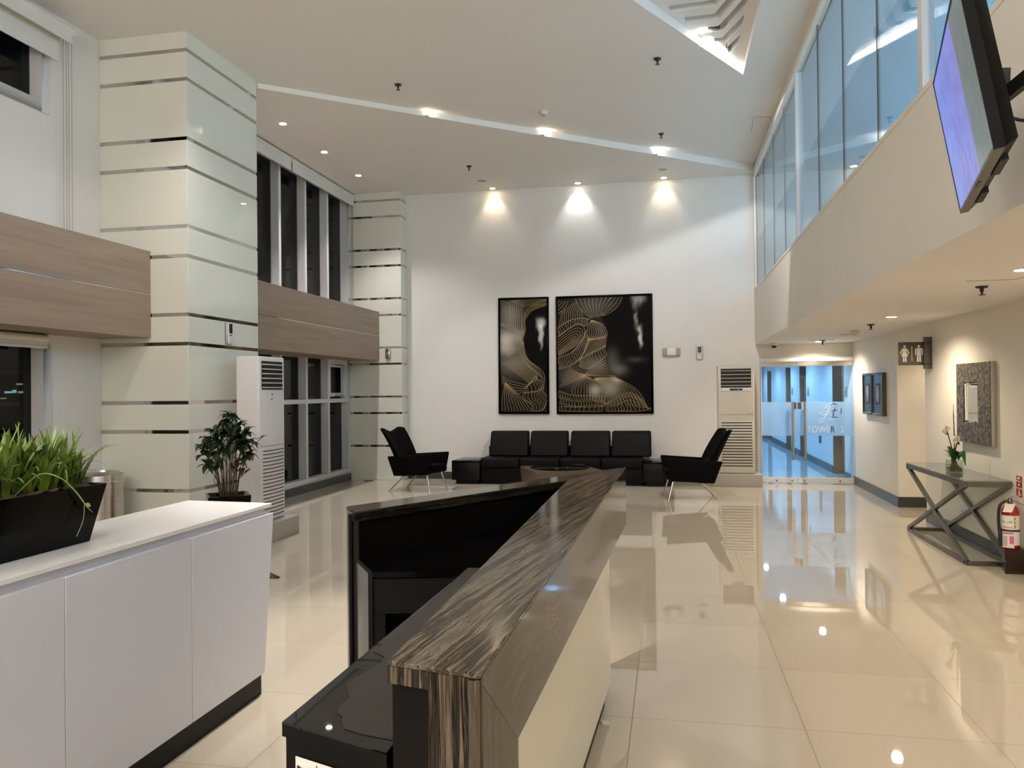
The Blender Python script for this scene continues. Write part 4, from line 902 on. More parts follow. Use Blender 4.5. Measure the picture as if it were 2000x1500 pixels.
# washroom sign on a bracket
t = thing('washroom_sign', 'bronze washroom sign with white woman and man figures on a wall bracket', 'sign', (XR, 9.90, 1.98))
MB().box(-0.085, 0, -0.028, 0.028, -0.18, 0.19).build('bracket', M_SIGNPOST, t, bevel=0.004)
MB().box(-0.105, 0.0, -0.032, 0.032, 0.115, 0.125).box(-0.105, 0.0, -0.032, 0.032, -0.125, -0.115).build('clamp', M_BLACKPL, t)
sb_ = MB().box(-0.355, -0.08, -0.006, 0.006, -0.135, 0.135).build('board', M_SIGN, t, bevel=0.002)
def figure(cx, woman):
    b = MB(); y0, y1 = -0.0075, -0.0055
    b.prism([(cx+0.014*math.cos(2*PI*k/16), 0.083+0.016*math.sin(2*PI*k/16)) for k in range(16)], 'y', y0, y1)
    if woman:
        b.prism([(cx-0.020, 0.062), (cx+0.020, 0.062), (cx+0.017, 0.025), (cx+0.038, -0.030), (cx-0.038, -0.030), (cx-0.017, 0.025)], 'y', y0, y1)
        for s in (-1, 1):
            b.prism([(cx+s*0.020, 0.062), (cx+s*0.030, 0.055), (cx+s*0.052, 0.002), (cx+s*0.041, -0.004), (cx+s*0.020, 0.040)], 'y', y0, y1)
            b.prism([(cx+s*0.004, -0.030), (cx+s*0.019, -0.030), (cx+s*0.019, -0.095), (cx+s*0.004, -0.095)], 'y', y0, y1)
    else:
        b.prism([(cx-0.034, 0.062), (cx+0.034, 0.062), (cx+0.022, 0.050), (cx+0.022, -0.02), (cx-0.022, -0.02), (cx-0.022, 0.050)], 'y', y0, y1)
        for s in (-1, 1):
            b.prism([(cx+s*0.027, 0.062), (cx+s*0.042, 0.052), (cx+s*0.042, -0.018), (cx+s*0.030, -0.018), (cx+s*0.027, 0.045)], 'y', y0, y1)
            b.prism([(cx+s*0.003, -0.02), (cx+s*0.022, -0.02), (cx+s*0.022, -0.095), (cx+s*0.003, -0.095)], 'y', y0, y1)
    return b
figure(-0.288, True).build('woman_figure', M_WHITE, sb_); figure(-0.135, False).build('man_figure', M_WHITE, sb_)
MB().box(-0.213, -0.207, -0.0075, -0.0055, -0.085, 0.09).build('divider', M_WHITE, sb_)

# pair of small pictures
def smallpic(y0, y1, label, seed):
    t = thing('picture_frame', label, 'picture', (XR, 0.5*(y0+y1), 1.19)); h = 0.5*(y1-y0); H = 0.61; f = 0.03
    MB().box(-0.055, 0, -h, -h+f, 0, H).box(-0.055, 0, h-f, h, 0, H).box(-0.055, 0, -h+f, h-f, 0, f).box(-0.055, 0, -h+f, h-f, H-f, H).build('frame', M_BRONZE, t, bevel=0.003, segs=1)
    mo = MB().box(-0.04, -0.005, -h+f, h-f, f, H-f).build('mount', M_MAT_NAVY, t)
    MB().box(-0.043, -0.039, -0.125, 0.125, 0.155, 0.46).build('inner_mount', M_DARK, mo)
    m = noisy('photo_print_%d' % seed, (0.01, 0.01, 0.01, 1), (0.42, 0.40, 0.36, 1), 9+seed, 0.4, (1, 1, 0.6)); MB().box(-0.046, -0.042, -0.075, 0.075, 0.19, 0.43).build('print', m, mo)
smallpic(12.50, 13.03, 'small framed picture in a navy mount, the one next to the glass door', 1)
smallpic(11.86, 12.47, 'small framed picture in a navy mount, the one next to the washroom passage', 2)
# mirror
M_EMBOSS = noisy('embossed_pewter', (0.022, 0.017, 0.012, 1), (0.30, 0.25, 0.19, 1), 24, 0.45, metal=0.6, bump=1.0, bscale=34)
t = thing('wall_mirror', 'small mirror in a wide embossed pewter frame above the console table', 'mirror', (XR, 8.51, 1.035)); Y0, Y1, H = -0.44, 0.44, 0.79
f = MB(); a, c, d, e = -0.135, 0.245, 0.20, 0.605
f.box(-0.05, 0, Y0, a, 0, H).box(-0.05, 0, c, Y1, 0, H).box(-0.05, 0, a, c, 0, d).box(-0.05, 0, a, c, e, H)
f.build('frame', M_EMBOSS, t)
MB().box(-0.047, 0, Y0-0.018, Y0, -0.002, H+0.002).build('frame_side', M_NICKEL, t)
mg = MB().box(-0.034, -0.02, a, c, d, e).build('mirror_glass', M_MIRROR, t)
b = MB(); w = 0.022
for (ya, yb, za, zb) in ((a, a+w, d, e), (c-w, c, d, e), (a+w, c-w, d, d+w), (a+w, c-w, e-w, e)): b.box(-0.042, -0.030, ya, yb, za, zb)
b.build('bevel_edge', M_MIRROR, mg, bevel=0.005, segs=1)

# ================================================================== CONSOLE TABLE, ORCHID, EXTINGUISHER
t = thing('console_table', 'narrow pewter console table with crossed legs and glass top', 'console table', (2.755, 8.62, 0))
x0, x1, y0, y1 = -0.175, 0.175, -0.885, 0.885; q = 0.035
top = MB()
for (p, r) in (((x0, y0), (x1, y0)), ((x1, y0), (x1, y1)), ((x1, y1), (x0, y1)), ((x0, y1), (x0, y0))): top.bar((*p, 0.722), (*r, 0.722), q, q*1.3)
top.build('top_frame', M_GUNMETAL, t)
bf = MB()
for (p, r) in (((x0, y0), (x1, y0)), ((x1, y0), (x1, y1)), ((x1, y1), (x0, y1)), ((x0, y1), (x0, y0))): bf.bar((*p, 0.020), (*r, 0.020), q, q)
bf.build('base_frame', M_GUNMETAL, t)
for x in (x0, x1):
    MB().bar((x, y0, 0.03), (x, y1, 0.715), q, q, (1, 0, 0)).build('crossed_leg', M_GUNMETAL, t)
    MB().bar((x, y1, 0.03), (x, y0, 0.715), q*0.98, q*0.98, (1, 0, 0)).build('crossed_leg', M_GUNMETAL, t)
MB().box(x0-0.018, x1+0.018, y0-0.018, y1+0.018, 0.746, 0.757).build('glass_top', M_TABLEGLASS, t, bevel=0.002, segs=1)

t = thing('orchid_arrangement', 'white orchid in a low square glass vase on the console table', 'flower arrangement', (2.72, 8.47, 0.758))
v = MB(); s, hh = 0.062, 0.12
for (a, c, d, e) in ((-s, s, -s, -s+0.004), (-s, s, s-0.004, s), (-s, -s+0.004, -s, s), (s-0.004, s, -s, s)): v.box(a, c, d, e, 0, hh)
v.box(-s, s, -s, s, 0, 0.006); v.build('vase', M_CLEAR, t)
MB().hexa([(x*0.055, y*0.055, 0.008) for x, y in ((-1, -1), (1, -1), (1, 1), (-1, 1))], [(x*0.05, y*0.05, 0.045) for x, y in ((-1, -1), (1, -1), (1, 1), (-1, 1))]).build('moss', M_SOIL, t)
MB().lathe([(0.05, 0.045), (0.03, 0.075), (0.022, 0.11), (0, 0.115)], 14).build('root_ball', M_SOIL, t, smooth=60)
lf = MB(); rnd = random.Random(5)
for k in range(26):
    a = rnd.uniform(0, 2*PI); L = rnd.uniform(0.09, 0.17)
    lf.blade((0, 0, 0.10), (math.cos(a)*L*0.5, math.sin(a)*L*0.5, 0.10+L*0.9), (math.cos(a)*L, math.sin(a)*L, 0.12+L*rnd.uniform(0.2, 0.8)), 0.012, 5)
lf.build('fern_leaves', M_LEAF, t)
ol = MB()
ol.blade((0, 0, 0.10), (0.03, -0.06, 0.22), (0.01, -0.09, 0.12), 0.085, 8, tip=0.1); ol.blade((0, 0, 0.12), (0.03, -0.12, 0.30), (0.03, -0.21, 0.08), 0.075, 8, tip=0.1); ol.blade((0, 0, 0.12), (-0.03, 0.07, 0.26), (-0.03, 0.09, 0.24), 0.055, 8, tip=0.1)
ol.build('orchid_leaves', M_ORCHLEAF, t, smooth=60)
fl = ((-0.025, 0.105, 0.405), (0.01, -0.085, 0.325))
for i, p in enumerate(fl):
    MB().tube(catmull([(0, 0.01, 0.10), (p[0]*0.3, p[1]*0.45, 0.24), (p[0], p[1]*0.95, p[2]-0.03)], 12), 0.005, 7).build('stem', M_STEM, t, smooth=60)
MB().tube(catmull([(0, -0.02, 0.10), (0, -0.03, 0.2), (0.01, -0.055, 0.28)], 8), 0.005, 7).build('stem', M_STEM, t, smooth=60)
MB().tube(catmull([(0.01, 0.02, 0.10), (0.01, 0.018, 0.30), (0.01, 0.025, 0.45), (0.01, 0.035, 0.58), (0.012, 0.033, 0.66)], 16), [0.005]*8+[0.004]*5+[0.002]*4, 6).build('twig', M_STEM, t, smooth=60)
bd = MB()
for k in range(7):
    z = 0.40+0.035*k; bd.lathe([(0, -0.006), (0.005, 0), (0, 0.007)], 6, (0.01+0.006*(-1)**k, 0.028, z))
bd.build('buds', M_PETAL, t)
for p in fl:
    b = MB()
    for k in range(7):
        a = 2*PI*k/7+p[1]*9; rr = 0.058 if k % 2 else 0.066
        def petal(u, v, a=a, rr=rr):
            r = rr*v; wv = 0.038*math.sin(PI*min(1, v*0.8+0.2))*(u-0.5)*2
            cx, sx = math.cos(a), math.sin(a)
            return (p[0]-0.03+0.03*math.sin(v*2.2)-0.02*abs(u-0.5)+0.012*math.sin(a*3), p[1]+r*cx-wv*sx, p[2]+(r*sx+wv*cx)*0.85)
        b.grid(petal, 4, 5)
    b.lathe([(0, -0.012), (0.014, 0), (0, 0.014)], 8, (p[0]-0.03, p[1], p[2]))
    b.build('flower', M_PETAL, t, smooth=60)
    s = MB()
    for k in range(4):
        a = 2*PI*k/4; s.blade((p[0], p[1], p[2]-0.03), (p[0]+0.015*math.cos(a), p[1]+0.02*math.sin(a), p[2]-0.05), (p[0]+0.02*math.cos(a), p[1]+0.035*math.sin(a), p[2]-0.045), 0.015, 4)
    s.build('sepals', M_LEAF, t)

t = thing('extinguisher_stand', 'dark mahogany floor block under the red fire extinguisher', 'stand', (2.86, 7.50, 0))
b = MB(); ft = [(-0.092, -0.075), (0.093, -0.075), (0.093, 0.20), (-0.02, 0.20)]
b.prism(ft, 'z', 0.0, 0.205); b.build('block', M_MAHOG, t, bevel=0.003, segs=1)
MB().lathe([(0, 0), (0.006, 0), (0.006, 0.004), (0, 0.004)], 10).build('screw', M_NICKEL, t, (-0.087, -0.070, 0.11), (0, -PI/2, 0))
t = thing('fire_extinguisher', 'red fire extinguisher with black hose and white tag beside the console table', 'fire extinguisher', (2.845, 7.505, 0.206), math.radians(0))
ec = MB().lathe([(0, 0), (0.064, 0), (0.069, 0.006), (0.069, 0.305), (0.064, 0.335), (0.045, 0.365), (0.022, 0.378), (0.018, 0.388), (0, 0.388)], 36).build('cylinder', M_RED, t, smooth=45)
def wrap(name, a0, a1, z0, z1, m, r=0.0698, n=12):
    b = MB()
    b.grid(lambda u, v: (r*math.cos(lerp(a0, a1, u)), r*math.sin(lerp(a0, a1, u)), lerp(z0, z1, v)), n, 1)
    return b.build(name, m, ec, smooth=60)
F = -PI/2-0.35                      # direction the labels face
wrap('instruction_label', F-1.25, F+1.30, 0.165, 0.285, M_PAPER); wrap('lower_label', F+0.30, F+1.30, 0.035, 0.150, M_PAPER, 0.0697)
wrap('yellow_label', F+0.36, F+0.62, 0.172, 0.28, M_YELLOW, 0.0703)
wrap('service_label', F-1.0, F+0.38, 0.012, 0.152, M_PAPER, 0.0706); wrap('pink_label', F-0.12, F+0.34, 0.048, 0.112, M_PINK, 0.0711); wrap('pink_header', F-0.9, F+0.3, 0.128, 0.144, M_PINK, 0.0711)
pic = MB(); rnd = random.Random(2)
for k in range(14):
    a = F-1.1+0.1*(k % 7)*2; z = 0.178+0.045*(k // 7); w = rnd.uniform(0.05, 0.10); h = rnd.uniform(0.008, 0.02)
    pic.grid(lambda u, v, a=a, z=z, w=w, h=h: (0.0702*math.cos(a+w*u), 0.0702*math.sin(a+w*u), z+h*v), 2, 1)
for k in range(3):
    pic.grid(lambda u, v, k=k: (0.0707*math.cos(F+0.42+0.1*u), 0.0707*math.sin(F+0.42+0.1*u), 0.188+0.032*k+0.012*v), 2, 1)
for k in range(7):
    pic.grid(lambda u, v, k=k: (0.0711*math.cos(F-0.85+0.5*u), 0.0711*math.sin(F-0.85+0.5*u), 0.030+0.012*k+0.004*v), 3, 1)
pic.build('label_print', M_INK, ec)
MB().lathe([(0.0715, 0.150), (0.073, 0.151), (0.073, 0.165), (0.0715, 0.166)], 36).build('strap', M_BLACKPL, t, smooth=40)
vv = MB().lathe([(0, 0.385), (0.020, 0.386), (0.020, 0.415), (0.013, 0.43), (0, 0.432)], 18).tube([(0, 0, 0.405), (-0.05, -0.01, 0.405)], 0.012, 10).build('valve', M_GUNMETAL, t, smooth=45)
MB().bar((-0.02, 0, 0.432), (0.085, -0.02, 0.458), 0.022, 0.006).build('lever', M_NICKEL, vv); MB().bar((0.0, 0, 0.42), (0.095, -0.02, 0.375), 0.020, 0.006).build('carry_handle', M_GUNMETAL, vv)
MB().tube(catmull([(-0.045, -0.01, 0.405), (-0.085, -0.01, 0.36), (-0.092, 0, 0.26), (-0.088, 0, 0.16), (-0.086, 0, 0.14)], 20), 0.0125, 12).build('hose', M_BLACKPL, t, smooth=60)
MB().lathe([(0, 0), (0.014, 0), (0.017, 0.01), (0.014, 0.11), (0.009, 0.125), (0, 0.125)], 14, (-0.084, -0.005, 0.02)).build('nozzle', M_BLACKPL, t, smooth=45)
MB().hexa([(-0.085, -0.073, 0.318), (-0.018, -0.084, 0.318), (-0.018, -0.082, 0.318), (-0.085, -0.071, 0.318)], [(-0.055, -0.048, 0.385), (0.022, -0.055, 0.385), (0.022, -0.053, 0.385), (-0.055, -0.046, 0.385)]).build('tag', M_PAPER, t)
t = thing('extinguisher_sign', 'white and red fire extinguisher sign low on the wall above the extinguisher', 'sign', (XR, 7.58, 0.66))
MB().box(-0.006, 0, -0.09, 0.085, -0.14, 0.17).build('plate', M_PAPER, t)
MB().box(-0.008, -0.005, -0.055, 0.06, 0.055, 0.155).build('red_field', M_REDSIGN, t); MB().box(-0.008, -0.005, -0.055, 0.06, -0.025, 0.045).build('red_field', M_REDSIGN, t)
R3 = (PI/2, 0, -PI/2)
text('FIRE', 0.030, M_PAPER, t, (-0.009, 0.040, 0.125), R3); text('EXTINGUISHER', 0.0135, M_PAPER, t, (-0.009, 0.056, 0.105), R3)
MB().lathe([(0, 0), (0.012, 0), (0.012, 0.002), (0, 0.002)], 12).build('pictogram', M_PAPER, t, (-0.0075, 0.005, 0.08), (0, -PI/2, 0))
b = MB(); b.prism([(0.002-0.008, 0.035), (0.002+0.008, 0.035), (0.002+0.008, 0.008), (0.002+0.022, 0.008), (0.002, -0.018), (0.002-0.022, 0.008), (0.002-0.008, 0.008)], 'x', -0.0095, -0.008); b.build('arrow', M_PAPER, t)

# ================================================================== TELEVISION ON ITS WALL ARM
def tv():
    t = thing('television', 'flat television on a swivel arm high on the gallery wall', 'television', (1.024, 3.088, 2.585))
    yaw, tilt = 0.227, 0.168
    u = Vector((math.sin(yaw), math.cos(yaw), 0)); n0 = Vector((-math.cos(yaw), math.sin(yaw), 0)); k = Vector((0, 0, 1))
    n = math.cos(tilt)*n0-math.sin(tilt)*k; v = math.cos(tilt)*k+math.sin(tilt)*n0
    # local frame: X = -u (as the viewer of the screen reads it left to right), Y = back, Z = v
    R = Matrix((( -u.x, -n.x, v.x), (-u.y, -n.y, v.y), (-u.z, -n.z, v.z)))
    t.rotation_euler = R.to_euler()
    w, h = 0.97, 0.56
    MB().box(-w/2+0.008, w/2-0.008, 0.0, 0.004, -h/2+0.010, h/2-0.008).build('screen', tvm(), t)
    MB().box(-w/2, -w/2+0.009, -0.002, 0.03, -h/2, h/2).box(w/2-0.009, w/2, -0.002, 0.03, -h/2, h/2).box(-w/2+0.009, w/2-0.009, -0.002, 0.03, h/2-0.009, h/2).build('bezel', M_TVBACK, t)
    MB().box(-w/2+0.009, w/2-0.009, -0.002, 0.03, -h/2, -h/2+0.011).build('bottom_bezel', M_TVEDGE, t)
    rs = MB().hexa([(-w/2+0.002, 0.03, -h/2+0.002), (w/2-0.002, 0.03, -h/2+0.002), (w/2-0.002, 0.03, h/2-0.002), (-w/2+0.002, 0.03, h/2-0.002)], [(-w/2+0.05, 0.075, -h/2+0.03), (w/2-0.05, 0.075, -h/2+0.03), (w/2-0.05, 0.07, h/2-0.05), (-w/2+0.05, 0.07, h/2-0.05)]).build('rear_shell', M_TVBACK, t, bevel=0.004)
    for (va, vb) in ((-0.32, -0.14), (0.12, 0.32)): MB().box(va, vb, 0.035, 0.060, -h/2-0.004, -h/2+0.02).build('speaker_vent', M_DARK, rs)
    MB().box(-0.02, 0.06, 0.002, 0.012, -h/2-0.003, -h/2).build('logo_bar', M_BLACKPL, t)
    MB().box(-0.22, 0.22, 0.072, 0.086, -0.10, 0.10).box(-0.06, 0.06, 0.086, 0.13, -0.12, 0.12).build('mount_plate', M_BLACKPL, rs)
    return t, R
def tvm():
    m = bpy.data.materials.new('tv_reflection_glow'); m.use_nodes = True; n, l, b = NT(m)  # glowing colour bands imitate what the screen reflects
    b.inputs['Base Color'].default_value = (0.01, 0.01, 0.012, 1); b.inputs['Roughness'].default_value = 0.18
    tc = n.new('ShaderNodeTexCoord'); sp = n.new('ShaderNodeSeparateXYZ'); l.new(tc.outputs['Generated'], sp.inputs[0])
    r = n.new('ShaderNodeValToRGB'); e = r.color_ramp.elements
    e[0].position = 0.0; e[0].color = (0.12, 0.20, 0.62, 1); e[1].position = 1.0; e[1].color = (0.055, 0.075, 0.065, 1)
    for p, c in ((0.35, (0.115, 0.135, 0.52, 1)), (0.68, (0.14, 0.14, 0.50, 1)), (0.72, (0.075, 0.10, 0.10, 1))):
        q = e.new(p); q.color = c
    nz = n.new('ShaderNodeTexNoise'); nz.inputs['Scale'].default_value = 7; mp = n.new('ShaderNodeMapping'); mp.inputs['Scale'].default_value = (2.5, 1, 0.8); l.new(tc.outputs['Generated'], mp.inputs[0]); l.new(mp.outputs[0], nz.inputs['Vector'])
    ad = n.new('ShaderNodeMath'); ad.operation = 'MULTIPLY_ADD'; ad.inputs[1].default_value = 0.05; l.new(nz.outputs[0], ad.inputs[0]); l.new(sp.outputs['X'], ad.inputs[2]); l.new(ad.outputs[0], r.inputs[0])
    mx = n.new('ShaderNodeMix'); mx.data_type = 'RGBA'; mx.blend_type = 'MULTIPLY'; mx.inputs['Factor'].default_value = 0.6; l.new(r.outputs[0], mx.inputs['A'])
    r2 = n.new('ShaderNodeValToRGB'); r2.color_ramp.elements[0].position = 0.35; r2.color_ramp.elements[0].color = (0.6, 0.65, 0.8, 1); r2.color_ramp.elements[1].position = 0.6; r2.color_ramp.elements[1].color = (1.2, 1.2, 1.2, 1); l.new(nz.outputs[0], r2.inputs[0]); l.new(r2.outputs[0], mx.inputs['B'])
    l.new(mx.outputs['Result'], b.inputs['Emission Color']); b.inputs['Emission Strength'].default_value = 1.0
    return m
TV, TVR = tv()
t = thing('wall_mount', 'black jointed wall arm holding the television', 'bracket', (XG, 3.00, 2.66))
back = Vector((1.024, 3.088, 2.585))+TVR @ Vector((0, 0.13, 0)); bl_ = back-Vector((XG, 3.0, 2.66))
MB().box(-0.02, 0, -0.06, 0.06, -0.14, 0.14).build('wall_plate', M_BLACKPL, t, bevel=0.004)
el = Vector((-0.11, -0.20, 0.06))
MB().bar((-0.02, 0, 0.05), el, 0.03, 0.06).build('arm_segment', M_BLACKPL, t, bevel=0.004); MB().bar(el, bl_, 0.03, 0.05).build('arm_segment', M_BLACKPL, t, bevel=0.004)
MB().tube([el-Vector((0, 0, 0.07)), el+Vector((0, 0, 0.06))], 0.024, 14).tube([bl_-Vector((0, 0, 0.07)), bl_+Vector((0, 0, 0.07))], 0.024, 14).build('joint', M_BLACKPL, t, smooth=40)
MB().bar(bl_+Vector((0, 0, -0.10)), bl_+Vector((0.01, 0, 0.10)), 0.05, 0.03, (1, 0, 0)).build('tilt_head', M_BLACKPL, t)
MB().tube(catmull([bl_+Vector((0, 0.02, -0.04)), bl_+Vector((0.08, -0.06, -0.10)), (-0.05, -0.12, -0.10), (-0.012, -0.10, -0.35), (-0.012, -0.10, -0.40)], 24), 0.006, 8).tube(catmull([bl_+Vector((0, 0.0, 0.03)), bl_+Vector((0.08, -0.10, 0.02)), (-0.04, -0.16, 0.02), (-0.010, -0.14, -0.20)], 20), 0.005, 8).build('cable', M_GRAPHITE, t, smooth=60)

# ================================================================== WHITE CABINET WITH PLANTER
t = thing('white_cabinet', 'long white counter cabinet with black toe kick carrying the planter', 'cabinet', (-2.40, 1.4, 0))
MB().hexa([(-0.27, -4.2, 0.981), (0.262, -4.2, 0.981), (0.262, 2.580, 0.981), (-0.27, 2.62, 0.981)], [(-0.27, -4.2, 1.0), (0.262, -4.2, 1.0), (0.262, 2.580, 1.0), (-0.27, 2.62, 1.0)]).build('worktop', M_LACQTOP, t, bevel=0.002, segs=1)
MB().box(-0.25, 0.238, -4.2, 2.545, 0.13, 0.981).build('carcass', M_LACQ, t)
MB().box(-0.23, 0.250, -4.18, 2.475, 0.0, 0.13).build('toe_kick', M_BLACKMATT, t)
ys = [2.585, 1.83, 1.067, 0.304, -0.459, -1.222, -1.985, -2.748, -3.511, -4.18]
for i in range(len(ys)-1):
    a, c = ys[i+1]+0.002, ys[i]-0.002; dz = -0.12 if i == 0 else 0.0
    # door leaf; the first one ends in a raking edge
    MB().hexa([(0.240, a, 0.115), (0.270, a, 0.115), (0.270, c+dz*0.9, 0.115), (0.240, c+dz*0.9, 0.115)], [(0.240, a, 0.947), (0.270, a, 0.947), (0.270, c, 0.947), (0.240, c, 0.947)]).build('door', M_LACQ, t, bevel=0.0015, segs=1)
MB().hexa([(-0.25, 2.475, 0.115), (0.238, 2.475, 0.115), (0.238, 2.455, 0.115), (-0.25, 2.455, 0.115)], [(-0.25, 2.59, 0.946), (0.236, 2.583, 0.946), (0.236, 2.55, 0.946), (-0.25, 2.55, 0.946)]).build('end_panel', M_LACQ, t)

t = thing('planter', 'long black tapered planter of strap-leaved plants on the white cabinet', 'planter', (-2.44, 1.90, 1.001))
b = MB(); L0, L1, W0, W1, PH = 0.945, 1.005, 0.10, 0.135, 0.232
ring = lambda L, w, z, s=0: [(-w+s, -L+s, z), (w-s, -L+s, z), (w-s, L-s, z), (-w+s, L-s, z)]
b.add(ring(L0, W0, 0)+ring(L1, W1, PH)+ring(L1, W1, PH, 0.008)+ring(L0+0.045, W0+0.025, PH-0.05, 0.008), [(3, 2, 1, 0)]+[(i, (i+1) % 4, 4+(i+1) % 4, 4+i) for i in range(4)]+[(4+i, 4+(i+1) % 4, 8+(i+1) % 4, 8+i) for i in range(4)]+[(8+i, 8+(i+1) % 4, 12+(i+1) % 4, 12+i) for i in range(4)]+[(12, 13, 14, 15)])
b.build('trough', M_BLACK, t)
rnd = random.Random(11)
so = MB().grid(lambda u, v: (lerp(-W1+0.012, W1-0.012, u), lerp(-L1+0.012, L1-0.012, v), PH-0.022+0.030*rnd.random()), 10, 60)
so.build('bark_mulch', M_SOIL, t)
for row in range(3):
    for k in range(15):
        px = (-0.085, -0.02, 0.045)[row]+rnd.uniform(-0.015, 0.015); py = 0.94-0.062*k-(0.03 if row == 1 else 0)+rnd.uniform(-0.012, 0.012)
        b = MB(); nb = rnd.randint(13, 17)
        for j in range(nb):
            a = rnd.uniform(0, 2*PI); L = rnd.uniform(0.13, 0.265); sp = rnd.uniform(0.02, 0.09) if rnd.random() < 0.5 else rnd.uniform(0.09, 0.20)
            ca, sa = math.cos(a), math.sin(a)
            b.mat(1 if rnd.random() < 0.13 else 0)
            b.blade((px+0.008*ca, py+0.008*sa, PH-0.03), (px+sp*0.35*ca, py+sp*0.35*sa, PH+L*0.75), (px+sp*ca, py+sp*sa, PH+L*(rnd.uniform(0.75, 1.0) if sp < 0.09 else rnd.uniform(0.35, 0.9))), rnd.uniform(0.012, 0.026), 9, (ca, sa, 0.25) if j % 3 == 0 else None, 0.14)
        b.build('strap_plant', [M_GRASS, M_GRASSPALE], t, smooth=70)
# the wiry shoots and the trailing runner
b = MB()
for (y, dx, dz, dy) in ((0.60, 0.02, 0.265, 0.06), (0.68, 0.03, 0.27, -0.05), (0.73, 0.0, 0.26, -0.05), (0.86, 0.02, 0.25, -0.06), (0.92, 0.02, 0.245, 0.05)):
    b.tube(catmull([(0, y, PH), (dx, y+dy*0.4, PH+dz*0.6), (dx*2, y+dy, PH+dz)], 8), [0.0022]*8+[0.0008], 5)
b.build('wiry_shoot', M_GRASSPALE, t)
b = MB(); b.tube(catmull([(0.05, 0.62, 0.225), (0.11, 0.67, 0.30), (0.15, 0.725, 0.285), (0.152, 0.803, 0.225), (0.150, 0.872, 0.151), (0.148, 0.905, 0.125)], 24), [0.0028]*18+[0.0024, 0.002, 0.0018, 0.0016, 0.0014, 0.0012, 0.001], 6)
b.tube(catmull([(0.151, 0.856, 0.170), (0.149, 0.851, 0.103), (0.142, 0.823, 0.042)], 10), 0.0014, 5)
b.tube(catmull([(0.152, 0.763, 0.258), (0.150, 0.765, 0.285), (0.146, 0.763, 0.310)], 6), 0.0016, 5)
b.blade((0.150, 0.862, 0.163), (0.154, 0.876, 0.158), (0.154, 0.886, 0.150), 0.016, 5, (1, 0, 0))
b.build('trailing_runner', M_GRASSPALE, t, smooth=60)

# ================================================================== POTTED TREE, BIN
t = thing('potted_tree', 'small leafy tree in a square black pot before the thick glass column', 'potted plant', (-4.10, 6.80, 0), math.radians(36))
b = MB(); s0, s1, H = 0.150, 0.188, 0.650
b.add([(x*s0, y*s0, 0) for x, y in sq(1)]+[(x*s1, y*s1, H) for x, y in sq(1)]+[(x*(s1-0.02), y*(s1-0.02), H) for x, y in sq(1)]+[(x*(s1-0.03), y*(s1-0.03), H-0.05) for x, y in sq(1)],
      [(3, 2, 1, 0)]+[(i, (i+1) % 4, 4+(i+1) % 4, 4+i) for i in range(4)]+[(4+i, 4+(i+1) % 4, 8+(i+1) % 4, 8+i) for i in range(4)]+[(8+i, 8+(i+1) % 4, 12+(i+1) % 4, 12+i) for i in range(4)])
b.build('pot', M_BLACK, t); MB().box(-s1+0.028, s1-0.028, -s1+0.028, s1-0.028, H-0.06, H-0.04).build('soil', M_SOIL, t)
rnd = random.Random(21); stems = MB(); leaves = MB(); old = MB()
tips = [(-0.22, 0.0, 1.17), (-0.24, 0.05, 1.06), (-0.16, -0.05, 1.25), (-0.08, 0.05, 1.30), (0.02, -0.02, 1.40), (0.06, 0.05, 1.36), (0.13, -0.04, 1.30), (0.20, 0.0, 1.22), (0.24, 0.04, 1.14), (0.17, -0.08, 1.12), (0.0, 0.1, 1.22), (0.05, -0.1, 1.18), (-0.17, -0.03, 0.95), (-0.22, 0.0, 0.93), (-0.12, 0.03, 0.90), (-0.10, 0.08, 0.98), (0.12, 0.06, 0.92), (0.23, -0.03, 1.02), (-0.05, -0.10, 1.10), (0.10, 0.0, 1.22), (-0.12, -0.02, 1.14)]
def whorl(mb, c, n, L, droop, ang=0):
    tx, ty = rnd.uniform(-0.7, 0.7), rnd.uniform(-0.7, 0.7)
    for j in range(n):
        a = 2*PI*j/n+rnd.uniform(-0.4, 0.4); l2 = L*rnd.uniform(0.75, 1.15); ca, sa = math.cos(a), math.sin(a); tl = tx*ca+ty*sa; dr = droop*rnd.uniform(-0.2, 1.3)
        mb.blade(c, (c[0]+0.55*l2*ca, c[1]+0.55*l2*sa, c[2]+(0.26+0.6*tl)*l2), (c[0]+l2*ca, c[1]+l2*sa, c[2]+(tl-dr)*l2), 0.056*rnd.uniform(0.8, 1.2), 6, fold=0.12, tip=0.05)
for i, tp in enumerate(tips):
    tp = (tp[0]*0.80, tp[1]*0.9, tp[2])
    bx, by = tp[0]*0.30+rnd.uniform(-0.02, 0.02), tp[1]*0.4
    pts = [(bx, by, H-0.05), (lerp(bx, tp[0], 0.35)+rnd.uniform(-0.01, 0.01), lerp(by, tp[1], 0.4), lerp(H, tp[2], 0.5)), (tp[0]*0.9, tp[1], lerp(H, tp[2], 0.85)), tp]
    P = catmull(pts, 12); stems.tube(P, [lerp(0.0058, 0.0022, k/12) for k in range(13)], 6)
    whorl(leaves, tp, rnd.randint(6, 8), 0.100, 0.35)
    if tp[2] > 1.0:
        for q, sc in ((P[11], 0.03), (P[9], 0.05)): whorl(leaves, (q.x+rnd.uniform(-sc, sc), q.y+rnd.uniform(-sc, sc), q.z), 6, 0.098, 0.6)
for (x, y, z) in ((0.10, -0.03, 0.97), (0.05, 0.0, 0.90), (0.14, 0.02, 0.88)): whorl(old, (x, y, z), 4, 0.07, 0.8)
P = catmull([(0.16, 0.0, 1.06), (0.25, -0.01, 1.12), (0.31, 0.0, 1.17)], 8); stems.tube(P, 0.003, 5); whorl(leaves, P[8], 2, 0.05, 0.3)
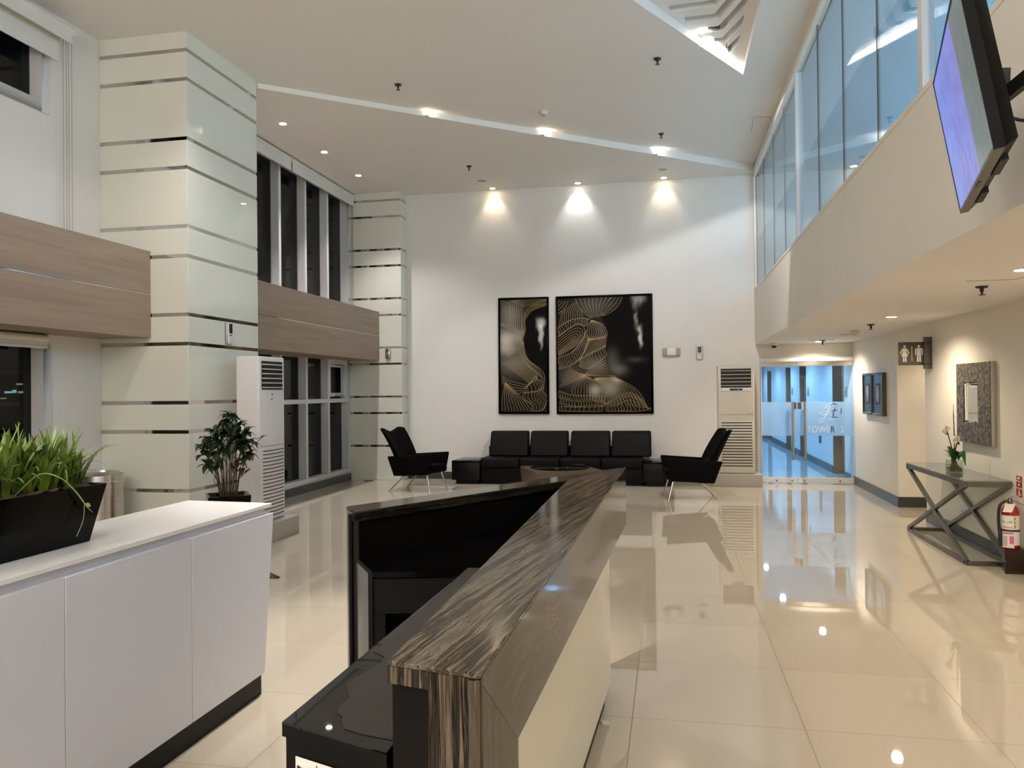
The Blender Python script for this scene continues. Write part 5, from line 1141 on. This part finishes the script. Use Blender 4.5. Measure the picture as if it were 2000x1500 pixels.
P = catmull([(0.05, -0.02, 0.75), (0.14, -0.04, 0.83), (0.20, -0.03, 0.89)], 8); stems.tube(P, 0.003, 5); whorl(leaves, P[5], 2, 0.05, 0.3)
P = catmull([(-0.06, 0, 0.70), (-0.12, 0, 0.77), (-0.11, 0, 0.83)], 8); stems.tube(P, 0.003, 5)
stems.build('stems', M_STEM, t, smooth=60); leaves.build('foliage', M_LEAF, t, smooth=70); old.build('browned_leaves', M_BROWNLEAF, t, smooth=70)
t = thing('waste_bin', 'round stainless steel waste bin between the planter and the thick column', 'bin', (-5.42, 6.75, 0))
MB().lathe([(0, 0), (0.20, 0), (0.20, 0.76), (0.195, 0.825), (0.165, 0.852), (0.115, 0.858), (0.11, 0.84), (0.11, 0.66), (0, 0.66)], 40).build('drum', M_STEEL, t, smooth=40)
MB().lathe([(0.201, 0.75), (0.204, 0.755), (0.204, 0.765), (0.201, 0.77)], 40).build('band', M_MIRRORSTEEL, t, smooth=40)
MB().lathe([(0, 0), (0.108, 0), (0.108, 0.002), (0, 0.002)], 28).build('opening', M_DARK, t, (0, 0, 0.79))

# ================================================================== V-SHAPED STONE RECEPTION DESK
HD, SL = 1.10, 0.042                       # counter height, slab thickness
AP, E0, I0, IC, LI, LO = (-0.289, 5.15), (-0.336, 1.361), (-0.522, 1.403), (-0.566, 4.361), (-1.298, 3.112), (-1.396, 3.26)
t = thing('reception_desk', 'V-shaped brown-grey stone reception desk with black inner desk', 'reception desk', (-0.6, 3.3, 0)); OX, OY = -0.6, 3.3
def L(p, z): return (p[0]-OX, p[1]-OY, z)
def slab(poly, z0, z1): return MB().hexa([L(p, z0) for p in poly], [L(p, z1) for p in poly])
MB().hexa([L(p, HD-0.010) for p in (E0, AP, IC, I0)], [L(p, HD) for p in (E0, AP, IC, I0)]).build('stone_top', M_MB_TOP, t, bevel=0.0015, segs=1)
MB().hexa([L(p, HD-0.010) for p in (AP, LO, LI, IC)], [L(p, HD) for p in (AP, LO, LI, IC)]).build('stone_top', M_MB_TOPL, t, bevel=0.0015, segs=1)
# near end face of the slab, inner edge strips
d_end = (Vector(I0)-Vector(E0)).normalized(); LEGW = 0.105
E1 = tuple(Vector(E0)+d_end*LEGW)
dR = (Vector(AP)-Vector(E0)).normalized()      # along the outer face
def off(p, v, s): return (p[0]+v.x*s, p[1]+v.y*s)
b = MB(); b.hexa([L(p, HD-SL) for p in (E1, I0, off(I0, dR, 0.02), off(E1, dR, 0.02))], [L(p, HD-0.0102) for p in (E1, I0, off(I0, dR, 0.02), off(E1, dR, 0.02))])
b.hexa([L(p, 0.0) for p in (E0, E1, off(E1, dR, 0.02), off(E0, dR, 0.02))], [L(p, HD-0.0102) for p in (E0, E1, off(E1, dR, 0.02), off(E0, dR, 0.02))])
b.build('stone_end', M_MB_END, t)
nI = 0.02
b = MB(); dI = (Vector(IC)-Vector(I0)).normalized(); nr = Vector((dI.y, -dI.x)); p, q = off(I0, dR, 0.021), IC
b.hexa([L(x, HD-SL) for x in (p, q, off(q, nr, nI), off(p, nr, nI))], [L(x, HD-0.0102) for x in (p, q, off(q, nr, nI), off(p, nr, nI))])
dA = (Vector(IC)-Vector(LI)).normalized(); nl = Vector((-dA.y, dA.x)); p, q = LI, IC
b.hexa([L(x, HD-SL) for x in (p, q, off(q, nl, nI), off(p, nl, nI))], [L(x, HD-0.0102) for x in (p, q, off(q, nl, nI), off(p, nl, nI))])
b.build('stone_inner_edge', M_MB_EDGE, t)
# outer fascia on the visitors' side: tapering board with a mitred leg at the near end
nin = Vector((-dR.y, dR.x)); EI = off(E0, dR, 0.329); TH = 0.02
zA, zN = 0.735, 0.846
b = MB(); bis = (-dR-(Vector(AP)-Vector(LO)).normalized()).normalized(); half = math.acos(max(-1, min(1, bis.dot(-dR)))); API = off(AP, bis, TH/math.sin(half))
ring = [(off(E0, dR, 0.0), HD-0.0102), (EI, zN), (AP, zA), (AP, HD-0.0102)]
b.hexa([L(p, z) for p, z in ring], [L(API if p == AP else off(p, nin, TH), z) for p, z in ring]); b.build('stone_fascia', M_MB_FASC, t)
b = MB(); ring = [(E0, HD-0.012), (E0, 0.0), (EI, 0.0), (EI, zN-0.001)]
b.hexa([L(off(p, dR, 0.0), z) for p, z in ring], [L(off(p, nin, TH), z) for p, z in ring]); b.build('stone_leg', M_MB_LEG, t)
# far arm, outside fascia
dL = (Vector(AP)-Vector(LO)).normalized(); nL = Vector((dL.y, -dL.x))
b = MB(); ring = [(LO, HD-0.0102), (LO, 0.80), (AP, zA), (AP, HD-0.0102)]
b.hexa([L(p, z) for p, z in ring], [L(API if p == AP else off(p, nL, TH), z) for p, z in ring]); b.build('stone_fascia', M_MB_TOPL, t)
# white glass front under the fascia, recessed, on a black toe kick
PC, PN, PL = (-0.318, 4.09), (-0.43, 1.42), (-1.34, 3.24)
b = MB(); b.hexa([L(p, 0.10) for p in (PN, PC, (PC[0]-0.02, PC[1]-0.03), (PN[0]-0.02, PN[1]))], [L(p, HD-0.06) for p in (PN, PC, (PC[0]-0.02, PC[1]-0.03), (PN[0]-0.02, PN[1]))]); b.build('glass_front', M_WHITEGLASS, t)
b = MB(); b.hexa([L(p, 0.10) for p in (PC, PL, (PL[0]+0.02, PL[1]-0.02), (PC[0]-0.02, PC[1]-0.03))], [L(p, 0.77) for p in (PC, PL, (PL[0]+0.02, PL[1]-0.02), (PC[0]-0.02, PC[1]-0.03))]); b.build('glass_front', M_WHITEGLASS, t)
K0, K1, K2 = (-0.345, 4.03), (-0.45, 1.46), (-1.33, 3.20)
b = MB(); b.hexa([L(p, 0) for p in (K1, K0, K2, (-1.25, 3.1), (-0.44, 3.85), (-0.52, 1.46))], [L(p, 0.10) for p in (K1, K0, K2, (-1.25, 3.1), (-0.44, 3.85), (-0.52, 1.46))]); b.build('toe_kick', M_BLACKMATT, t)
# black inner panels behind both arms
DZ = 0.90
b = MB(); p, q = off(LI, nl, 0.022), off(IC, nl, 0.022)
b.hexa([L(x, 0.10) for x in (p, q, off(q, nl, 0.02), off(p, nl, 0.02))], [L(x, HD-0.012) for x in (p, q, off(q, nl, 0.02), off(p, nl, 0.02))])
p, q = off(I0, nr, 0.03), off(IC, nr, 0.02)
p = off(p, dR, 0.03)
b.hexa([L(x, 0.10) for x in (p, q, off(q, nr, 0.02), off(p, nr, 0.02))], [L(x, HD-0.012) for x in (p, q, off(q, nr, 0.02), off(p, nr, 0.02))])
b.build('inner_panel', M_BLACKMATT, t)
# end panel of the far arm: narrow above the desk, wide below
ed = (Vector(LI)-Vector(LO)).normalized(); FR = (-1.105, 2.893); LB = LO
b = MB(); bk = dL*0.022
upp = [LO, LI, off(LI, dL, 0.022), off(LO, dL, 0.022)]
b.hexa([L(p, DZ+0.001) for p in upp], [L(p, HD-0.0102) for p in upp])
low = [LO, off(LO, ed, 0.44), off(off(LO, ed, 0.44), dL, 0.022), off(LO, dL, 0.022)]
b.hexa([L(p, 0.0) for p in low], [L(p, DZ) for p in low]); b.build('end_panel', M_STONEGREY, t)
# desk across the inside of the V
DFL = off(off(LO, ed, 0.44), dL, 0.023); DFR = (-0.56, 3.045)
dk = [DFL, DFR, off(IC, nr, 0.0), off(LI, dL, 0.023)]
dk2 = [DFL, DFR, (-0.57, 4.33), off(LI, dL, 0.023)]
slab(dk2, DZ-0.022, DZ).build('desk_top', M_BLACK, t)
fd = (Vector(DFR)-Vector(DFL)).normalized(); fn = Vector((-fd.y, fd.x))
def front(s0, s1, z0, z1, dpt=0.0, th=0.018):
    p, q = off(off(DFL, fd, s0), fn, dpt), off(off(DFL, fd, s1), fn, dpt)
    return MB().hexa([L(x, z0) for x in (p, q, off(q, fn, th), off(p, fn, th))], [L(x, z1) for x in (p, q, off(q, fn, th), off(p, fn, th))])
wd = (Vector(DFR)-Vector(DFL)).length
front(0.0, wd, 0.735, DZ-0.030, 0.012).build('drawer_front', M_BLACKMATT, t); front(0.0, 0.045, 0.0, 0.733, 0.012).build('desk_stile', M_BLACKMATT, t); front(0.0, wd, 0.0, DZ-0.03, 0.40).build('knee_panel', M_DARK, t)
# near desk along the right arm
NX0, NX1, NY0, NY1 = -0.815, -0.545, 1.555, 3.05
nd = [(-0.818, 1.560), (-0.548, 1.462), (-0.556, 3.05), (-0.790, 3.05)]
slab(nd, DZ-0.03, DZ-0.004).build('desk_top', M_BLACKMATT, t); slab(nd, DZ-0.004, DZ).build('glass_sheet', mat('black_glass', (0.004, 0.004, 0.004, 1), 0.02, 0, 0.6), t)
nb = [(-0.812, 1.566), (-0.548, 1.470), (-0.552, 1.492), (-0.806, 1.584)]
slab(nb, 0.02, DZ-0.032).build('desk_end', M_BLACKMATT, t)
side = [(-0.812, 1.585), (-0.79, 1.585), (-0.77, 3.04), (-0.79, 3.04)]
slab(side, 0.02, DZ-0.032).build('desk_side', M_BLACKMATT, t)
eb = [(-0.521, 1.425), (E1[0]-0.003, E1[1]+0.022), (E1[0]-0.003, E1[1]+0.045), (-0.521, 1.47)]
slab(eb, 0.0, HD-SL).build('end_infill', M_BLACKMATT, t)
# dull film with a torn corner lying on the desk glass (surface finish of the desk)
film = [(-0.790, 2.02), (-0.748, 1.985), (-0.740, 1.93), (-0.757, 1.86), (-0.770, 1.79), (-0.763, 1.775), (-0.744, 1.74), (-0.727, 1.71), (-0.731, 1.665), (-0.722, 1.625), (-0.700, 1.605), (-0.688, 1.575), (-0.672, 1.548), (-0.625, 1.530), (-0.552, 1.515), (-0.556, 3.04), (-0.792, 3.04)]
slab(film, DZ+0.0003, DZ+0.0016).build('desk_film', mat('brown_film', (0.020, 0.016, 0.013, 1), 0.33, 0, 0.4), t)
# printed notice taped on the near face of the desk
fdir = (Vector((-0.548, 1.470))-Vector((-0.812, 1.566))).normalized(); fo = Vector((fdir.y, -fdir.x))
nt = thing('notice', 'white printed notice taped to the black desk end below the stone counter', 'notice', (-0.782, 1.552, 0.70))
ang = math.atan2(fdir.y, fdir.x); nt.rotation_euler = (0, 0, ang)
MB().box(0.0, 0.19, -0.0022, -0.001, 0, 0.135).build('sheet', M_PAPER, nt)
text('No unregistered guests allowed', 0.0085, M_INK, nt, (0.006, -0.0032, 0.112), (PI/2, 0, 0), 'printed_line')
sg = MB(); sg.tube(catmull([(0.060, -0.003, 0.120), (0.062, -0.003, 0.130), (0.064, -0.003, 0.116), (0.070, -0.003, 0.124), (0.074, -0.003, 0.118), (0.080, -0.003, 0.126), (0.082, -0.003, 0.117), (0.088, -0.003, 0.122)], 30), 0.0006, 4); sg.build('pen_mark', M_INK, nt)
# slip of paper on the floor at the toe kick
o = MB().box(-0.018, 0.018, -0.022, 0.022, 0, 0.004).build('paper_scrap', M_PAPER, None, (-0.325, 3.82, 0.001), (0, 0, 0.3)); tag(o, 'small white paper scrap on the floor beside the reception desk toe kick', 'paper')

t = thing('floor_socket', 'small dark flat floor socket lid by the corner column', 'socket', (-5.33, 13.46, 0.0))
MB().lathe([(0, 0), (0.075, 0), (0.070, 0.010), (0, 0.012)], 24).build('lid', M_BLACKPL, t, smooth=40); MB().lathe([(0.075, 0), (0.09, 0), (0.088, 0.004), (0.075, 0.005)], 24).build('rim', M_NICKEL, t, smooth=40)
o = MB().hexa([(-0.05, -0.03, 0), (0.06, -0.03, 0), (0.06, 0.03, 0), (-0.05, 0.03, 0)], [(-0.05, -0.028, 0.05), (0.06, -0.004, 0.012), (0.06, 0.004, 0.012), (-0.05, 0.028, 0.05)]).build('floor_wedge', M_BLACKPL, None, (-3.39, 6.32, 0.0), bevel=0.004)  # plain wedge standing in for an unidentified dark object
tag(o, 'small black wedge shape for an unidentified object on the floor behind the end of the white cabinet', 'wedge')
